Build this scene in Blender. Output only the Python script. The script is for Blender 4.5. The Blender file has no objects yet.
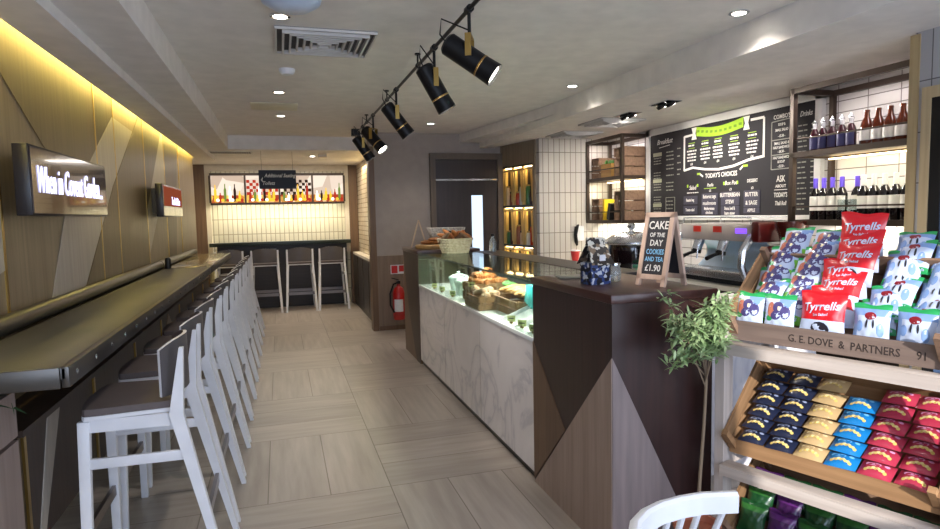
import bpy, bmesh, math, random
from mathutils import Vector, Matrix
random.seed(7)
PI = math.pi
SC = bpy.context.scene
COL = SC.collection

# ------------------------------------------------------------------ camera
cam_d = bpy.data.cameras.new('camera'); cam = bpy.data.objects.new('camera', cam_d); COL.objects.link(cam)
cam_d.sensor_width = 36; cam_d.lens = 620 / 940 * 36; cam_d.clip_start = 0.03
cam.matrix_world = Matrix(((0.95584563, 0.04350528, -0.29063106, 0), (-0.29312011, 0.07057492, -0.95346724, 0),
                           (-0.0209696, 0.99655731, 0.080211, 1.5), (0, 0, 0, 1)))
SC.camera = cam
# ------------------------------------------------------------------ colour management, world, sun, daylight
SC.view_settings.view_transform = 'Standard'; SC.view_settings.look = 'None'
SC.view_settings.gamma = 1; SC.view_settings.use_curve_mapping = False
SC.view_settings.exposure = 0.75
wd = bpy.data.worlds.new('world'); SC.world = wd; wd.use_nodes = True
bg = wd.node_tree.nodes['Background']; bg.inputs[0].default_value = (0.45, 0.62, 1.0, 1); bg.inputs[1].default_value = 1.2

def light(name, kind, loc, power, col=(1, 1, 1), dirv=None, parent=None, **kw):
    l = bpy.data.lights.new(name, kind); l.energy = power; l.color = col
    for k, v in kw.items(): setattr(l, k, v)
    o = bpy.data.objects.new(name, l); COL.objects.link(o); o.location = loc
    if dirv:
        o.rotation_euler = Vector(dirv).to_track_quat('-Z', 'Y').to_euler()
        if kw.get('size_y', 0) > 3 * kw.get('size', 1):      # long strip: keep its length along world y
            z = -Vector(dirv).normalized(); y = Vector((0, 1, 0)); y = (y - z * y.dot(z)).normalized(); x = y.cross(z)
            o.rotation_euler = Matrix((x, y, z)).transposed().to_euler()
    if parent:
        o.parent = parent; o.matrix_parent_inverse = parent.matrix_basis.inverted()
    return o
WARM = (1.0, 0.92, 0.84); WARMER = (1.0, 0.80, 0.42); COOL = (0.62, 0.76, 1.0)
light('sun', 'SUN', (0, -4, 4), 3.6, (1, 0.97, 0.93), (0.25, 0.92, -0.33), angle=0.01)
light('window_daylight', 'AREA', (-0.1, -1.35, 1.5), 38, COOL, (0.05, 1, -0.12), shape='RECTANGLE', size=2.2, size_y=1.6)
light('entrance_daylight', 'AREA', (2.4, -1.35, 1.2), 45, (0.72, 0.82, 1.0), (-0.1, 1, 0), shape='RECTANGLE', size=1.4, size_y=1.9)

# ------------------------------------------------------------------ materials
def lin(c):
    return tuple((v / 255 / 12.92 if v / 255 <= 0.04045 else ((v / 255 + 0.055) / 1.055) ** 2.4) for v in c) + (1,)
MC = {}
def mat(name, col, rough=0.5, metal=0.0, var=0.0, scale=8.0, stretch=(1, 1, 1), col2=None, bump=0.0, emis=0.0, trans=0.0, coat=0.0, ior=1.45, detail=3):
    if name in MC: return MC[name]
    m = bpy.data.materials.new(name); m.use_nodes = True; nt = m.node_tree; b = nt.nodes['Principled BSDF']
    b.inputs['Base Color'].default_value = lin(col); b.inputs['Roughness'].default_value = rough
    b.inputs['Metallic'].default_value = metal; b.inputs['IOR'].default_value = ior
    if coat: b.inputs['Coat Weight'].default_value = coat
    if trans: b.inputs['Transmission Weight'].default_value = trans
    if emis:
        b.inputs['Emission Color'].default_value = lin(col); b.inputs['Emission Strength'].default_value = emis
    if col2 is None and not var: var = 0.06
    if not trans:
        tc = nt.nodes.new('ShaderNodeTexCoord'); mp = nt.nodes.new('ShaderNodeMapping'); mp.inputs['Scale'].default_value = stretch
        nz = nt.nodes.new('ShaderNodeTexNoise'); nz.inputs['Scale'].default_value = scale; nz.inputs['Detail'].default_value = detail
        nt.links.new(tc.outputs['Object'], mp.inputs[0]); nt.links.new(mp.outputs[0], nz.inputs['Vector'])
        rp = nt.nodes.new('ShaderNodeValToRGB'); rp.color_ramp.elements[0].position = 0.3; rp.color_ramp.elements[1].position = 0.7
        c1 = lin(col) if col2 is not None else tuple(v * (1 - var) for v in lin(col)[:3]) + (1,)
        c2 = lin(col2) if col2 is not None else tuple(min(1, v * (1 + var)) for v in lin(col)[:3]) + (1,)
        rp.color_ramp.elements[0].color = c1; rp.color_ramp.elements[1].color = c2
        nt.links.new(nz.outputs[0], rp.inputs[0]); nt.links.new(rp.outputs[0], b.inputs['Base Color'])
        if bump:
            bp = nt.nodes.new('ShaderNodeBump'); bp.inputs['Strength'].default_value = bump; bp.inputs['Distance'].default_value = 0.01
            nt.links.new(nz.outputs[0], bp.inputs['Height']); nt.links.new(bp.outputs[0], b.inputs['Normal'])
    MC[name] = m; return m
def wood(name, c1, c2, axis='z', rough=0.45, bump=0.08, sc=1.0, coat=0.0):
    st = {'x': (1.2, 22, 22), 'y': (22, 1.2, 22), 'z': (22, 22, 1.2)}[axis]
    return mat(name, c1, rough, 0, scale=1.6 * sc, stretch=st, col2=c2, bump=bump, detail=6, coat=coat)
def emit(name, col, s):
    if name in MC: return MC[name]
    m = bpy.data.materials.new(name); m.use_nodes = True; nt = m.node_tree; nt.nodes.clear()
    e = nt.nodes.new('ShaderNodeEmission'); e.inputs[0].default_value = lin(col); e.inputs[1].default_value = s
    o = nt.nodes.new('ShaderNodeOutputMaterial'); nt.links.new(e.outputs[0], o.inputs[0]); MC[name] = m; return m
def tile(name, col, mortar, plane, w, h, rough=0.25, gap=0.03, off=0.0, col2=None, shift=(0, 0)):
    m = bpy.data.materials.new(name); m.use_nodes = True; nt = m.node_tree; b = nt.nodes['Principled BSDF']
    b.inputs['Roughness'].default_value = rough
    tc = nt.nodes.new('ShaderNodeTexCoord'); sp = nt.nodes.new('ShaderNodeSeparateXYZ'); cb = nt.nodes.new('ShaderNodeCombineXYZ')
    nt.links.new(tc.outputs['Object'], sp.inputs[0])
    nt.links.new(sp.outputs['XYZ'.index(plane[0])], cb.inputs[0]); nt.links.new(sp.outputs['XYZ'.index(plane[1])], cb.inputs[1])
    br = nt.nodes.new('ShaderNodeTexBrick'); br.offset = off; br.squash = 1
    nt.links.new(cb.outputs[0], br.inputs['Vector'])
    br.inputs['Color1'].default_value = lin(col); br.inputs['Color2'].default_value = lin(col2 or tuple(v * 0.95 for v in col))
    br.inputs['Mortar'].default_value = lin(mortar); br.inputs['Scale'].default_value = 1
    br.inputs['Brick Width'].default_value = w; br.inputs['Row Height'].default_value = h
    br.inputs['Mortar Size'].default_value = gap * min(w, h); br.inputs['Mortar Smooth'].default_value = 0.2
    nt.links.new(br.outputs['Color'], b.inputs['Base Color'])
    bp = nt.nodes.new('ShaderNodeBump'); bp.invert = True; bp.inputs['Strength'].default_value = 0.3; bp.inputs['Distance'].default_value = 0.003
    nt.links.new(br.outputs['Fac'], bp.inputs['Height']); nt.links.new(bp.outputs[0], b.inputs['Normal'])
    return m
def glass_mat(name, tint=(235, 245, 240), rough=0.0, a=0.12):
    # thin pane: mostly clear with a fresnel reflection
    m = bpy.data.materials.new(name); m.use_nodes = True; nt = m.node_tree; nt.nodes.clear()
    t = nt.nodes.new('ShaderNodeBsdfTransparent'); t.inputs[0].default_value = lin(tint)
    g = nt.nodes.new('ShaderNodeBsdfGlossy'); g.inputs['Roughness'].default_value = rough + 0.02
    f = nt.nodes.new('ShaderNodeLayerWeight'); f.inputs[0].default_value = 0.5
    p_ = nt.nodes.new('ShaderNodeMath'); p_.operation = 'POWER'; p_.inputs[1].default_value = 4.0
    q_ = nt.nodes.new('ShaderNodeMath'); q_.operation = 'MULTIPLY_ADD'; q_.inputs[1].default_value = 0.55; q_.inputs[2].default_value = 0.025
    nt.links.new(f.outputs['Facing'], p_.inputs[0]); nt.links.new(p_.outputs[0], q_.inputs[0])
    mx = nt.nodes.new('ShaderNodeMixShader'); o = nt.nodes.new('ShaderNodeOutputMaterial')
    nt.links.new(q_.outputs[0], mx.inputs[0]); nt.links.new(t.outputs[0], mx.inputs[1]); nt.links.new(g.outputs[0], mx.inputs[2])
    nt.links.new(mx.outputs[0], o.inputs[0]); MC[name] = m; return m
def floor_material():
    m = bpy.data.materials.new('floor_planks'); m.use_nodes = True; nt = m.node_tree; b = nt.nodes['Principled BSDF']
    N = nt.nodes.new; L = nt.links.new
    tc = N('ShaderNodeTexCoord'); mp = N('ShaderNodeMapping'); mp.inputs['Location'].default_value = (0.45, -0.4, 0.5)
    L(tc.outputs['Object'], mp.inputs[0])
    ck = N('ShaderNodeTexChecker'); ck.inputs['Scale'].default_value = 1 / 0.98
    L(mp.outputs[0], ck.inputs[0])
    def br(rot):
        mq = N('ShaderNodeMapping'); mq.inputs['Rotation'].default_value = (0, 0, rot); L(mp.outputs[0], mq.inputs[0])
        t = N('ShaderNodeTexBrick'); t.offset = 0; L(mq.outputs[0], t.inputs['Vector'])
        t.inputs['Scale'].default_value = 1; t.inputs['Brick Width'].default_value = 0.98; t.inputs['Row Height'].default_value = 0.98 / 3
        t.inputs['Mortar Size'].default_value = 0.003; t.inputs['Mortar Smooth'].default_value = 0.1
        t.inputs['Color1'].default_value = lin((164, 154, 144)); t.inputs['Color2'].default_value = lin((151, 141, 131)); t.inputs['Mortar'].default_value = lin((108, 98, 86))
        mz = N('ShaderNodeMapping'); mz.inputs['Scale'].default_value = (1.3, 14, 1); L(mq.outputs[0], mz.inputs[0])
        nz = N('ShaderNodeTexNoise'); nz.inputs['Scale'].default_value = 1.5; nz.inputs['Detail'].default_value = 6; L(mz.outputs[0], nz.inputs['Vector'])
        mx = N('ShaderNodeMix'); mx.data_type = 'RGBA'; mx.blend_type = 'SOFT_LIGHT'; mx.inputs[0].default_value = 0.55
        L(t.outputs['Color'], mx.inputs[6]); L(nz.outputs[0], mx.inputs[7]); return mx.outputs[2]
    a = br(0); c = br(PI / 2)
    mx = N('ShaderNodeMix'); mx.data_type = 'RGBA'; L(ck.outputs['Fac'], mx.inputs[0]); L(a, mx.inputs[6]); L(c, mx.inputs[7])
    L(mx.outputs[2], b.inputs['Base Color']); b.inputs['Roughness'].default_value = 0.36
    return m
def marble_mat(name='marble', base=(222, 219, 222), vein=(192, 190, 198)):
    m = bpy.data.materials.new(name); m.use_nodes = True; nt = m.node_tree; b = nt.nodes['Principled BSDF']
    N = nt.nodes.new; L = nt.links.new
    tc = N('ShaderNodeTexCoord')
    n1 = N('ShaderNodeTexNoise'); n1.inputs['Scale'].default_value = 1.5; n1.inputs['Detail'].default_value = 10; n1.inputs['Distortion'].default_value = 1.3
    L(tc.outputs['Object'], n1.inputs['Vector'])
    r = N('ShaderNodeValToRGB'); e = r.color_ramp.elements
    e[0].position = 0.30; e[0].color = lin(base); e[1].position = 0.72; e[1].color = lin(tuple(v - 14 for v in base))
    for p_, c_ in ((0.47, tuple(v - 8 for v in base)), (0.50, vein), (0.525, tuple(v - 12 for v in base)), (0.60, tuple(v - 2 for v in base)), (0.615, tuple((v + w) // 2 for v, w in zip(base, vein))), (0.64, base)):
        x = e.new(p_); x.color = lin(c_)
    L(n1.outputs[0], r.inputs[0]); L(r.outputs[0], b.inputs['Base Color']); b.inputs['Roughness'].default_value = 0.18
    return m

M_CEIL = mat('ceiling_paint', (226, 221, 216), 0.8)
M_WALLP = mat('taupe_paint', (160, 150, 143), 0.75)
M_CREAM = mat('cream_paint', (214, 204, 184), 0.6)
M_WOODW = wood('panel_wood', (136, 120, 97), (114, 99, 78), 'z', 0.42)
M_WOODL = wood('pale_inlay', (172, 163, 152), (156, 147, 136), 'z', 0.42)
M_WOODD = wood('dark_inlay', (88, 75, 58), (72, 60, 46), 'z', 0.42)
M_WOODM = wood('mid_inlay', (108, 92, 68), (94, 79, 57), 'z', 0.42)
M_BRASS = mat('brass', (176, 146, 84), 0.3, 1.0)
M_WALNUT = wood('walnut', (54, 32, 30), (40, 24, 23), 'z', 0.33, 0.05)
M_WALTOP = wood('walnut_top', (74, 46, 42), (58, 36, 33), 'y', 0.3, 0.03)
M_OAKG = wood('grey_oak', (160, 141, 130), (140, 122, 112), 'z', 0.45)
M_OAKB = wood('brown_oak', (112, 88, 68), (92, 71, 55), 'z', 0.45)
M_PILAR = wood('pillar_wood', (118, 92, 68), (100, 76, 56), 'z', 0.45)
M_STEEL = mat('brushed_steel', (150, 146, 140), 0.32, 1.0, stretch=(30, 1, 1), var=0.12)
M_ZINC = mat('zinc_top', (92, 90, 88), 0.42, 0.6, var=0.12, scale=3)
M_CHROME = mat('chrome', (215, 220, 225), 0.1, 1.0)
M_SATIN = mat('satin_chrome', (214, 220, 228), 0.24, 0.85)
M_WHITE = mat('white_lacquer', (222, 222, 226), 0.35)
M_TAUPE = mat('taupe_leather', (96, 86, 84), 0.5)
M_BLACK = mat('black_metal', (22, 22, 24), 0.4, 0.3)
M_FRAME = mat('bronze_frame', (70, 57, 48), 0.45, 0.4)
M_DARK = wood('dark_stained', (46, 38, 32), (36, 30, 25), 'x', 0.4)
M_MARBLE = marble_mat()
M_GLASS = glass_mat('clear_glass')
M_CHALK = mat('chalkboard', (38, 36, 40), 0.7)
M_CHALKW = mat('chalk_white', (225, 222, 215), 0.8)
M_GREEN = mat('lime_green', (160, 200, 50), 0.6)
M_CRATE = wood('crate_wood', (160, 122, 84), (128, 94, 62), 'x', 0.7)
M_CRATEZ = wood('crate_wood_side', (150, 114, 80), (118, 88, 58), 'y', 0.7)
M_CRATED = wood('old_crate_wood', (138, 108, 86), (110, 86, 68), 'x', 0.75)
M_WWASH = wood('whitewashed_wood', (196, 184, 174), (172, 158, 148), 'x', 0.6)
M_WWASHZ = wood('whitewashed_post', (196, 184, 176), (170, 158, 150), 'z', 0.6)
M_LED = emit('led_warm', (255, 226, 170), 6.0)
M_LAMPF = emit('lamp_face', (255, 246, 230), 14.0)

# ------------------------------------------------------------------ mesh builder
FACES = [(0, 3, 2, 1), (4, 5, 6, 7), (0, 1, 5, 4), (1, 2, 6, 5), (2, 3, 7, 6), (3, 0, 4, 7)]
class MB:
    def __init__(s): s.bm = bmesh.new(); s.m = []
    def mi(s, m):
        if m is None: return 0
        if m not in s.m: s.m.append(m)
        return s.m.index(m)
    def box(s, x0, x1, y0, y1, z0, z1, m=None, M=None, bev=0):
        if x0 > x1: x0, x1 = x1, x0
        if y0 > y1: y0, y1 = y1, y0
        if z0 > z1: z0, z1 = z1, z0
        co = [(x0, y0, z0), (x1, y0, z0), (x1, y1, z0), (x0, y1, z0), (x0, y0, z1), (x1, y0, z1), (x1, y1, z1), (x0, y1, z1)]
        return s.hexa(co, m, M, bev)
    def hexa(s, co, m=None, M=None, bev=0):
        vs = [s.bm.verts.new(M @ Vector(c) if M else c) for c in co]; k = s.mi(m)
        fs = [s.bm.faces.new([vs[i] for i in f]) for f in FACES]
        for f in fs: f.material_index = k
        if bev:
            es = list({e for f in fs for e in f.edges})
            r = bmesh.ops.bevel(s.bm, geom=es, offset=bev, segments=2, affect='EDGES', clamp_overlap=True, profile=0.5)
            for f in r['faces']: f.material_index = k
        return s
    def bar(s, a, b, w, d, m=None, up=(0, 0, 1), w2=None, d2=None, bev=0):
        a = Vector(a); b = Vector(b); z = (b - a).normalized(); x = Vector(up).cross(z)
        if x.length < 1e-4: x = Vector((1, 0, 0)).cross(z)
        x.normalize(); y = z.cross(x); w2 = w2 or w; d2 = d2 or d
        co = [a + x * (i * w / 2) + y * (j * d / 2) for i, j in ((-1, -1), (1, -1), (1, 1), (-1, 1))] + [b + x * (i * w2 / 2) + y * (j * d2 / 2) for i, j in ((-1, -1), (1, -1), (1, 1), (-1, 1))]
        return s.hexa(co, m, None, bev)
    def cyl(s, a, b, r, r2=None, n=14, m=None, cap=True):
        a = Vector(a); b = Vector(b); r2 = r if r2 is None else r2
        return s.sweep([a, b], [r, r2], n, m, cap)
    def sweep(s, pts, rs, n=8, m=None, cap=True):
        pts = [Vector(p) for p in pts]
        if not hasattr(rs, '__len__'): rs = [rs] * len(pts)
        k = s.mi(m); rings = []; X = None
        for i, p in enumerate(pts):
            t = (pts[min(i + 1, len(pts) - 1)] - pts[max(i - 1, 0)]).normalized()
            if X is None: X = t.orthogonal().normalized()
            else:
                X = (X - t * X.dot(t)); X = X.normalized() if X.length > 1e-6 else t.orthogonal().normalized()
            Y = t.cross(X)
            rings.append([s.bm.verts.new(p + (X * math.cos(2 * PI * j / n) + Y * math.sin(2 * PI * j / n)) * max(rs[i], 1e-5)) for j in range(n)])
        for a, b in zip(rings, rings[1:]):
            for j in range(n):
                s.bm.faces.new((a[j], a[(j + 1) % n], b[(j + 1) % n], b[j])).material_index = k
        if cap:
            s.bm.faces.new(rings[0][::-1]).material_index = k; s.bm.faces.new(rings[-1]).material_index = k
        return s
    def lathe(s, prof, c=(0, 0, 0), n=16, m=None, M=None, cap=True):
        k = s.mi(m); c = Vector(c); rings = []
        for r, z in prof:
            vs = [Vector((r * math.cos(2 * PI * j / n), r * math.sin(2 * PI * j / n), z)) for j in range(n)] if r > 1e-5 else [Vector((0, 0, z))]
            rings.append([s.bm.verts.new((M @ v if M else v) + c) for v in vs])
        for a, b in zip(rings, rings[1:]):
            for j in range(n):
                q = [a[j % len(a)], a[(j + 1) % len(a)], b[(j + 1) % len(b)], b[j % len(b)]]
                q = list(dict.fromkeys(q))
                if len(q) > 2:
                    try: s.bm.faces.new(q).material_index = k
                    except ValueError: pass
        for rr, rev in ((rings[0], True), (rings[-1], False)):
            if cap and len(rr) > 2: s.bm.faces.new(rr[::-1] if rev else rr).material_index = k
        return s
    def blob(s, c, r, n=10, m=None, M=None, noise=0.0):
        prof = [(max(0, math.sin(PI * i / n)), -math.cos(PI * i / n)) for i in range(n + 1)]
        prof[0] = (0, -1); prof[-1] = (0, 1)
        R = Matrix.Diagonal((*r, 1)); R = (M @ R) if M else R
        b0 = len(s.bm.verts); s.lathe(prof, c, n + 4, m, R)
        if noise:
            s.bm.verts.ensure_lookup_table()
            for v in s.bm.verts[b0:]: v.co += Vector((random.uniform(-1, 1), random.uniform(-1, 1), random.uniform(-1, 1))) * noise
        return s
    def poly(s, pts, thick, m=None):
        pts = [Vector(p) for p in pts]; t = Vector(thick); k = s.mi(m)
        a = [s.bm.verts.new(p) for p in pts]; b = [s.bm.verts.new(p + t) for p in pts]; n = len(a)
        s.bm.faces.new(a[::-1]).material_index = k; s.bm.faces.new(b).material_index = k
        for i in range(n): s.bm.faces.new((a[i], a[(i + 1) % n], b[(i + 1) % n], b[i])).material_index = k
        return s
    def grid(s, nu, nv, f, m=None, mf=None, solid=0):
        k = s.mi(m); V = [[s.bm.verts.new(f(i / nu, j / nv)) for j in range(nv + 1)] for i in range(nu + 1)]
        for i in range(nu):
            for j in range(nv):
                fc = s.bm.faces.new((V[i][j], V[i + 1][j], V[i + 1][j + 1], V[i][j + 1]))
                fc.material_index = s.mi(mf((i + .5) / nu, (j + .5) / nv)) if mf else k
        return s
    def text(s, string, size, M, m=None, align='CENTER', shear=0.0, ext=0.0, wscale=1.0, sp=1.0, f=None, bold=0.0):
        c = bpy.data.curves.new('t', 'FONT'); c.body = string; c.size = size; c.align_x = align; c.align_y = 'CENTER'; c.shear = shear
        c.extrude = ext; c.space_character = sp; c.resolution_u = 2; c.offset = bold
        o = bpy.data.objects.new('t', c); COL.objects.link(o)
        me = bpy.data.meshes.new_from_object(o.evaluated_get(bpy.context.evaluated_depsgraph_get()))
        me.transform(M @ Matrix.Diagonal((wscale, 1, 1, 1)) if f is None else Matrix.Diagonal((wscale, 1, 1, 1)))
        k = s.mi(m); n0 = len(s.bm.verts); nf = len(s.bm.faces); s.bm.from_mesh(me)
        s.bm.verts.ensure_lookup_table(); s.bm.faces.ensure_lookup_table()
        for fc in s.bm.faces[nf:]: fc.material_index = k
        if f:      # finer faces so the word can follow a curved packet
            q = bmesh.ops.triangulate(s.bm, faces=s.bm.faces[nf:]); es = list({e for fc in q['faces'] for e in fc.edges})
            bmesh.ops.subdivide_edges(s.bm, edges=es, cuts=2, use_grid_fill=True); s.bm.verts.ensure_lookup_table()
        if f:
            for v in s.bm.verts[n0:]: v.co = M @ Vector(f(v.co.x, v.co.y))
        bpy.data.objects.remove(o); bpy.data.curves.remove(c); bpy.data.meshes.remove(me)
        return s
    def build(s, name, m=None, parent=None, w=False, smooth=0.6, recalc=True):
        if recalc: bmesh.ops.recalc_face_normals(s.bm, faces=s.bm.faces)
        me = bpy.data.meshes.new(name); s.bm.to_mesh(me); s.bm.free()
        mats = s.m if s.m and m is None else ([m] + s.m[1:] if s.m else [m])
        if m is not None and s.m: mats = s.m
        for x in mats: me.materials.append(x)
        me.polygons.foreach_set('use_smooth', [True] * len(me.polygons)); me.set_sharp_from_angle(angle=smooth)
        o = bpy.data.objects.new(name, me); COL.objects.link(o)
        if parent:
            o.parent = parent
            if w:
                r = parent
                while r.parent: r = r.parent
                me.transform(r.matrix_basis.inverted())
        return o
def tag(o, label, cat, group=None):
    o['label'] = label; o['category'] = cat
    if group: o['group'] = group
    return o
def thing(name, label, cat, loc=(0, 0, 0), rz=0, group=None, M=None):
    o = bpy.data.objects.new(name, None); COL.objects.link(o); o.empty_display_size = 0.05
    if M is not None:
        o.location, q, o.scale = M.decompose(); o.rotation_euler = q.to_euler()
    else:
        o.location = loc; o.rotation_euler = (0, 0, rz)
    return tag(o, label, cat, group)
def one(mb, name, m, label, cat, loc=None, group=None, M=None):
    """a thing that is one mesh, built in local coordinates"""
    o = mb.build(name, m)
    if loc is not None: o.location = loc
    if M is not None:
        o.location, q, o.scale = M.decompose(); o.rotation_euler = q.to_euler()
    return tag(o, label, cat, group)
def dup(root, loc=None, rz=None, label=None, group=None, M=None):
    r = root.copy(); COL.objects.link(r)
    if M is not None:
        r.location, q, r.scale = M.decompose(); r.rotation_euler = q.to_euler()
    else:
        r.location = loc
        if rz is not None: r.rotation_euler = (0, 0, rz)
    if label: r['label'] = label
    if group: r['group'] = group
    for ch in list(root.children):
        c = ch.copy(); COL.objects.link(c); c.parent = r
        for g in ch.children:
            d = g.copy(); COL.objects.link(d); d.parent = c
    return r
def struct(name, mb, m, parent=None, **k):
    o = mb.build(name, m, parent, **k); o['kind'] = 'structure'; return o
def sbox(name, x0, x1, y0, y1, z0, z1, m): return struct(name, MB().box(x0, x1, y0, y1, z0, z1), m)
FX = Matrix(((0, 0, -1, 0), (-1, 0, 0, 0), (0, 1, 0, 0), (0, 0, 0, 1)))    # plane facing -x (right wall)
FL = Matrix(((0, 0, 1, 0), (1, 0, 0, 0), (0, 1, 0, 0), (0, 0, 0, 1)))      # plane facing +x (left wall)
FY = Matrix(((1, 0, 0, 0), (0, 0, -1, 0), (0, 1, 0, 0), (0, 0, 0, 1)))     # plane facing -y
def T(x, y, z): return Matrix.Translation((x, y, z))
def RZ(a): return Matrix.Rotation(a, 4, 'Z')
def RX(a): return Matrix.Rotation(a, 4, 'X')
def RY(a): return Matrix.Rotation(a, 4, 'Y')

# ================================================================== STRUCTURE
sbox('floor', -1.6, 4.3, -1.6, 11.4, -0.1, 0, floor_material())
sbox('wall_left', -1.3, -1.15, -1.6, 9.7, 0, 2.58, M_WOODW)
sbox('wall_recess', -1.6, -1.45, 9.7, 11.1, 0, 2.4, M_CREAM)
sbox('trim_30', -1.45, -1.3, 9.6, 9.7, 0, 2.4, M_PILAR)
M_TILEB = tile('back_tiles', (214, 208, 184), (150, 142, 118), 'XZ', 0.075, 0.25, 0.3, 0.09)
M_TILEV = tile('tall_tiles', (204, 198, 188), (128, 120, 110), 'XZ', 0.075, 0.25, 0.25, 0.06)
M_TILEH = tile('wide_tiles', (210, 206, 204), (120, 114, 112), 'YZ', 0.25, 0.085, 0.22, 0.05)
M_TILEN = tile('near_tiles', (172, 172, 176), (104, 102, 104), 'YZ', 0.085, 0.27, 0.25, 0.04)
M_TILEA = tile('alcove_tiles', (216, 200, 170), (150, 130, 100), 'YZ', 0.25, 0.075, 0.25, 0.08)
sbox('wall_back', -1.6, 1.6, 11.1, 11.25, 0, 2.7, M_TILEB)
sbox('wall_alcove', 1.325, 1.45, 8.25, 11.1, 0, 2.5, M_TILEA)
sbox('wall_rear', 1.14, 3.25, 8.1, 8.25, 0, 2.6, M_WALLP)
struct('wall_niche', MB().hexa([(3.26, 7.26, 0), (3.36, 7.26, 0), (3.36, 8.09, 0), (3.12, 8.09, 0), (3.26, 7.26, 2.4), (3.36, 7.26, 2.4), (3.36, 8.09, 2.4), (3.12, 8.09, 2.4)]), M_WALLP)
sbox('wall_side', 3.1, 4.09, 7.15, 7.25, 0, 2.6, M_TILEV)
sbox('wall_right', 4.09, 4.2, 2.56, 7.25, 0, 2.6, M_TILEH)
sbox('wall_near', 3.31, 4.2, -1.6, 2.56, 0, 2.42, M_TILEN)
fw = MB()  # unseen wall behind the camera, gap shaped to let sun onto stand and plant
fw.box(-1.6, 0.5, -1.6, -1.45, 0, 2.7); fw.box(1.75, 4.2, -1.6, -1.45, 0, 2.7); fw.box(0.5, 1.75, -1.6, -1.45, 0, 1.5); fw.box(0.5, 0.80, -1.6, -1.45, 1.5, 2.22); fw.box(0.5, 1.75, -1.6, -1.45, 2.5, 2.7)
struct('wall_front_sun_mask', fw, M_WALLP)
# ceiling: raised middle, lower soffits round it with a small step in each
c = MB(); c.box(-1.6, 4.2, -1.6, 11.3, 2.58, 2.72)
c.box(-1.06, -0.85, -1.6, 9.75, 2.344, 2.58); c.box(-0.85, -0.59, -1.6, 8.6, 2.40, 2.58)
c.box(2.64, 2.86, -1.6, 8.1, 2.40, 2.58); c.box(2.86, 4.2, -1.6, 8.1, 2.42, 2.58)
c.box(-0.85, 3.2, 8.601, 11.1, 2.40, 2.58); c.box(-1.6, -0.85, 9.751, 11.1, 2.40, 2.58)
c.poly([(2.64, 5.7, 2.47), (2.64, 8.599, 2.47), (2.3, 8.599, 2.47)], (0, 0, 0.108))
struct('ceiling', c, M_CEIL)
# plain taupe panel and trims of the rear wall
t = MB(); t.box(1.19, 1.93, 8.085, 8.1, 0.02, 0.985); struct('trim_1', t, wood('taupe_wood', (136, 116, 98), (120, 102, 86), 'z'))
t = MB(); t.box(1.12, 1.195, 8.07, 8.25, 0, 2.4); struct('trim_2', t, M_PILAR)
t = MB(); t.box(-1.34, -1.14, 10.99, 11.1, 0, 2.4); struct('trim_3', t, M_PILAR)
t = MB(); t.box(1.1, 1.17, 11.0, 11.1, 0.9, 2.4); t.box(-1.139, 1.1, 11.0, 11.1, 2.3, 2.4); t.box(-1.139, -1.07, 11.0, 11.1, 0.9, 2.3); struct('trim_4', t, M_CREAM)
t = MB(); t.box(1.171, 1.319, 11.0, 11.1, 0, 2.4); struct('trim_5', t, M_PILAR)
t = MB(); t.box(3.304, 3.33, 2.53, 2.585, 0, 2.41); struct('trim_6', t, wood('gold_trim', (176, 156, 118), (160, 138, 100), 'z'))
t = MB(); t.box(1.12, 1.95, 8.06, 8.07, 0, 0.01); struct('baseboard_rear', MB().box(1.2, 1.95, 8.07, 8.085, 0, 0.06), M_OAKB)
# left wall: brass seams and big triangles
seams = MB()
for y in (3.16, 4.72, 5.22, 6.27, 7.3, 8.3): seams.box(-1.15, -1.143, y - 0.009, y + 0.009, 0.7, 2.55)
struct('trim_7', seams, M_BRASS)
def inlay(name, pts, m, x=-1.149):
    b = MB(); b.poly([(x, y, z) for y, z in pts], (0.003, 0, 0)); struct(name, b, m)
inlay('trim_8', [(3.17, 2.5), (4.71, 2.5), (4.71, 1.98), (4.0, 1.56), (3.77, 1.88), (3.17, 2.22)], M_WOODM)
inlay('trim_9', [(4.73, 2.5), (5.21, 2.5), (5.21, 2.28), (5.19, 2.27), (4.73, 2.0)], M_WOODD)
inlay('trim_10', [(5.2, 2.27), (5.85, 2.25), (5.09, 1.76), (4.82, 1.54), (4.26, 1.1), (3.69, 1.1), (3.98, 1.53), (4.55, 1.89)], M_WOODL, -1.1485)
inlay('trim_12', [(5.87, 2.25), (6.26, 2.5), (6.26, 1.1), (4.29, 1.1), (5.11, 1.76)], M_WOODM)
inlay('trim_13', [(6.28, 2.5), (7.29, 2.5), (6.28, 1.6)], M_WOODD)
inlay('trim_14', [(7.29, 2.5), (6.28, 1.6), (6.28, 1.2), (7.29, 1.9)], M_WOODL)
inlay('trim_15', [(7.31, 2.5), (8.29, 2.5), (7.8, 1.1), (7.31, 1.1)], M_WOODD)
inlay('trim_16', [(3.15, 2.3), (3.15, 1.3), (2.2, 1.1), (1.8, 1.6)], M_WOODL)
# LED cove above the left wall
cv = MB(); cv.box(-1.058, -1.045, -0.5, 9.6, 2.52, 2.53); struct('trim_17', cv, M_LED)
light('cove_light', 'AREA', (-1.085, 4.6, 2.5), 40, (1.0, 0.80, 0.22), (-0.3, 0, -1), shape='RECTANGLE', size=0.05, size_y=10.0)

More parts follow.
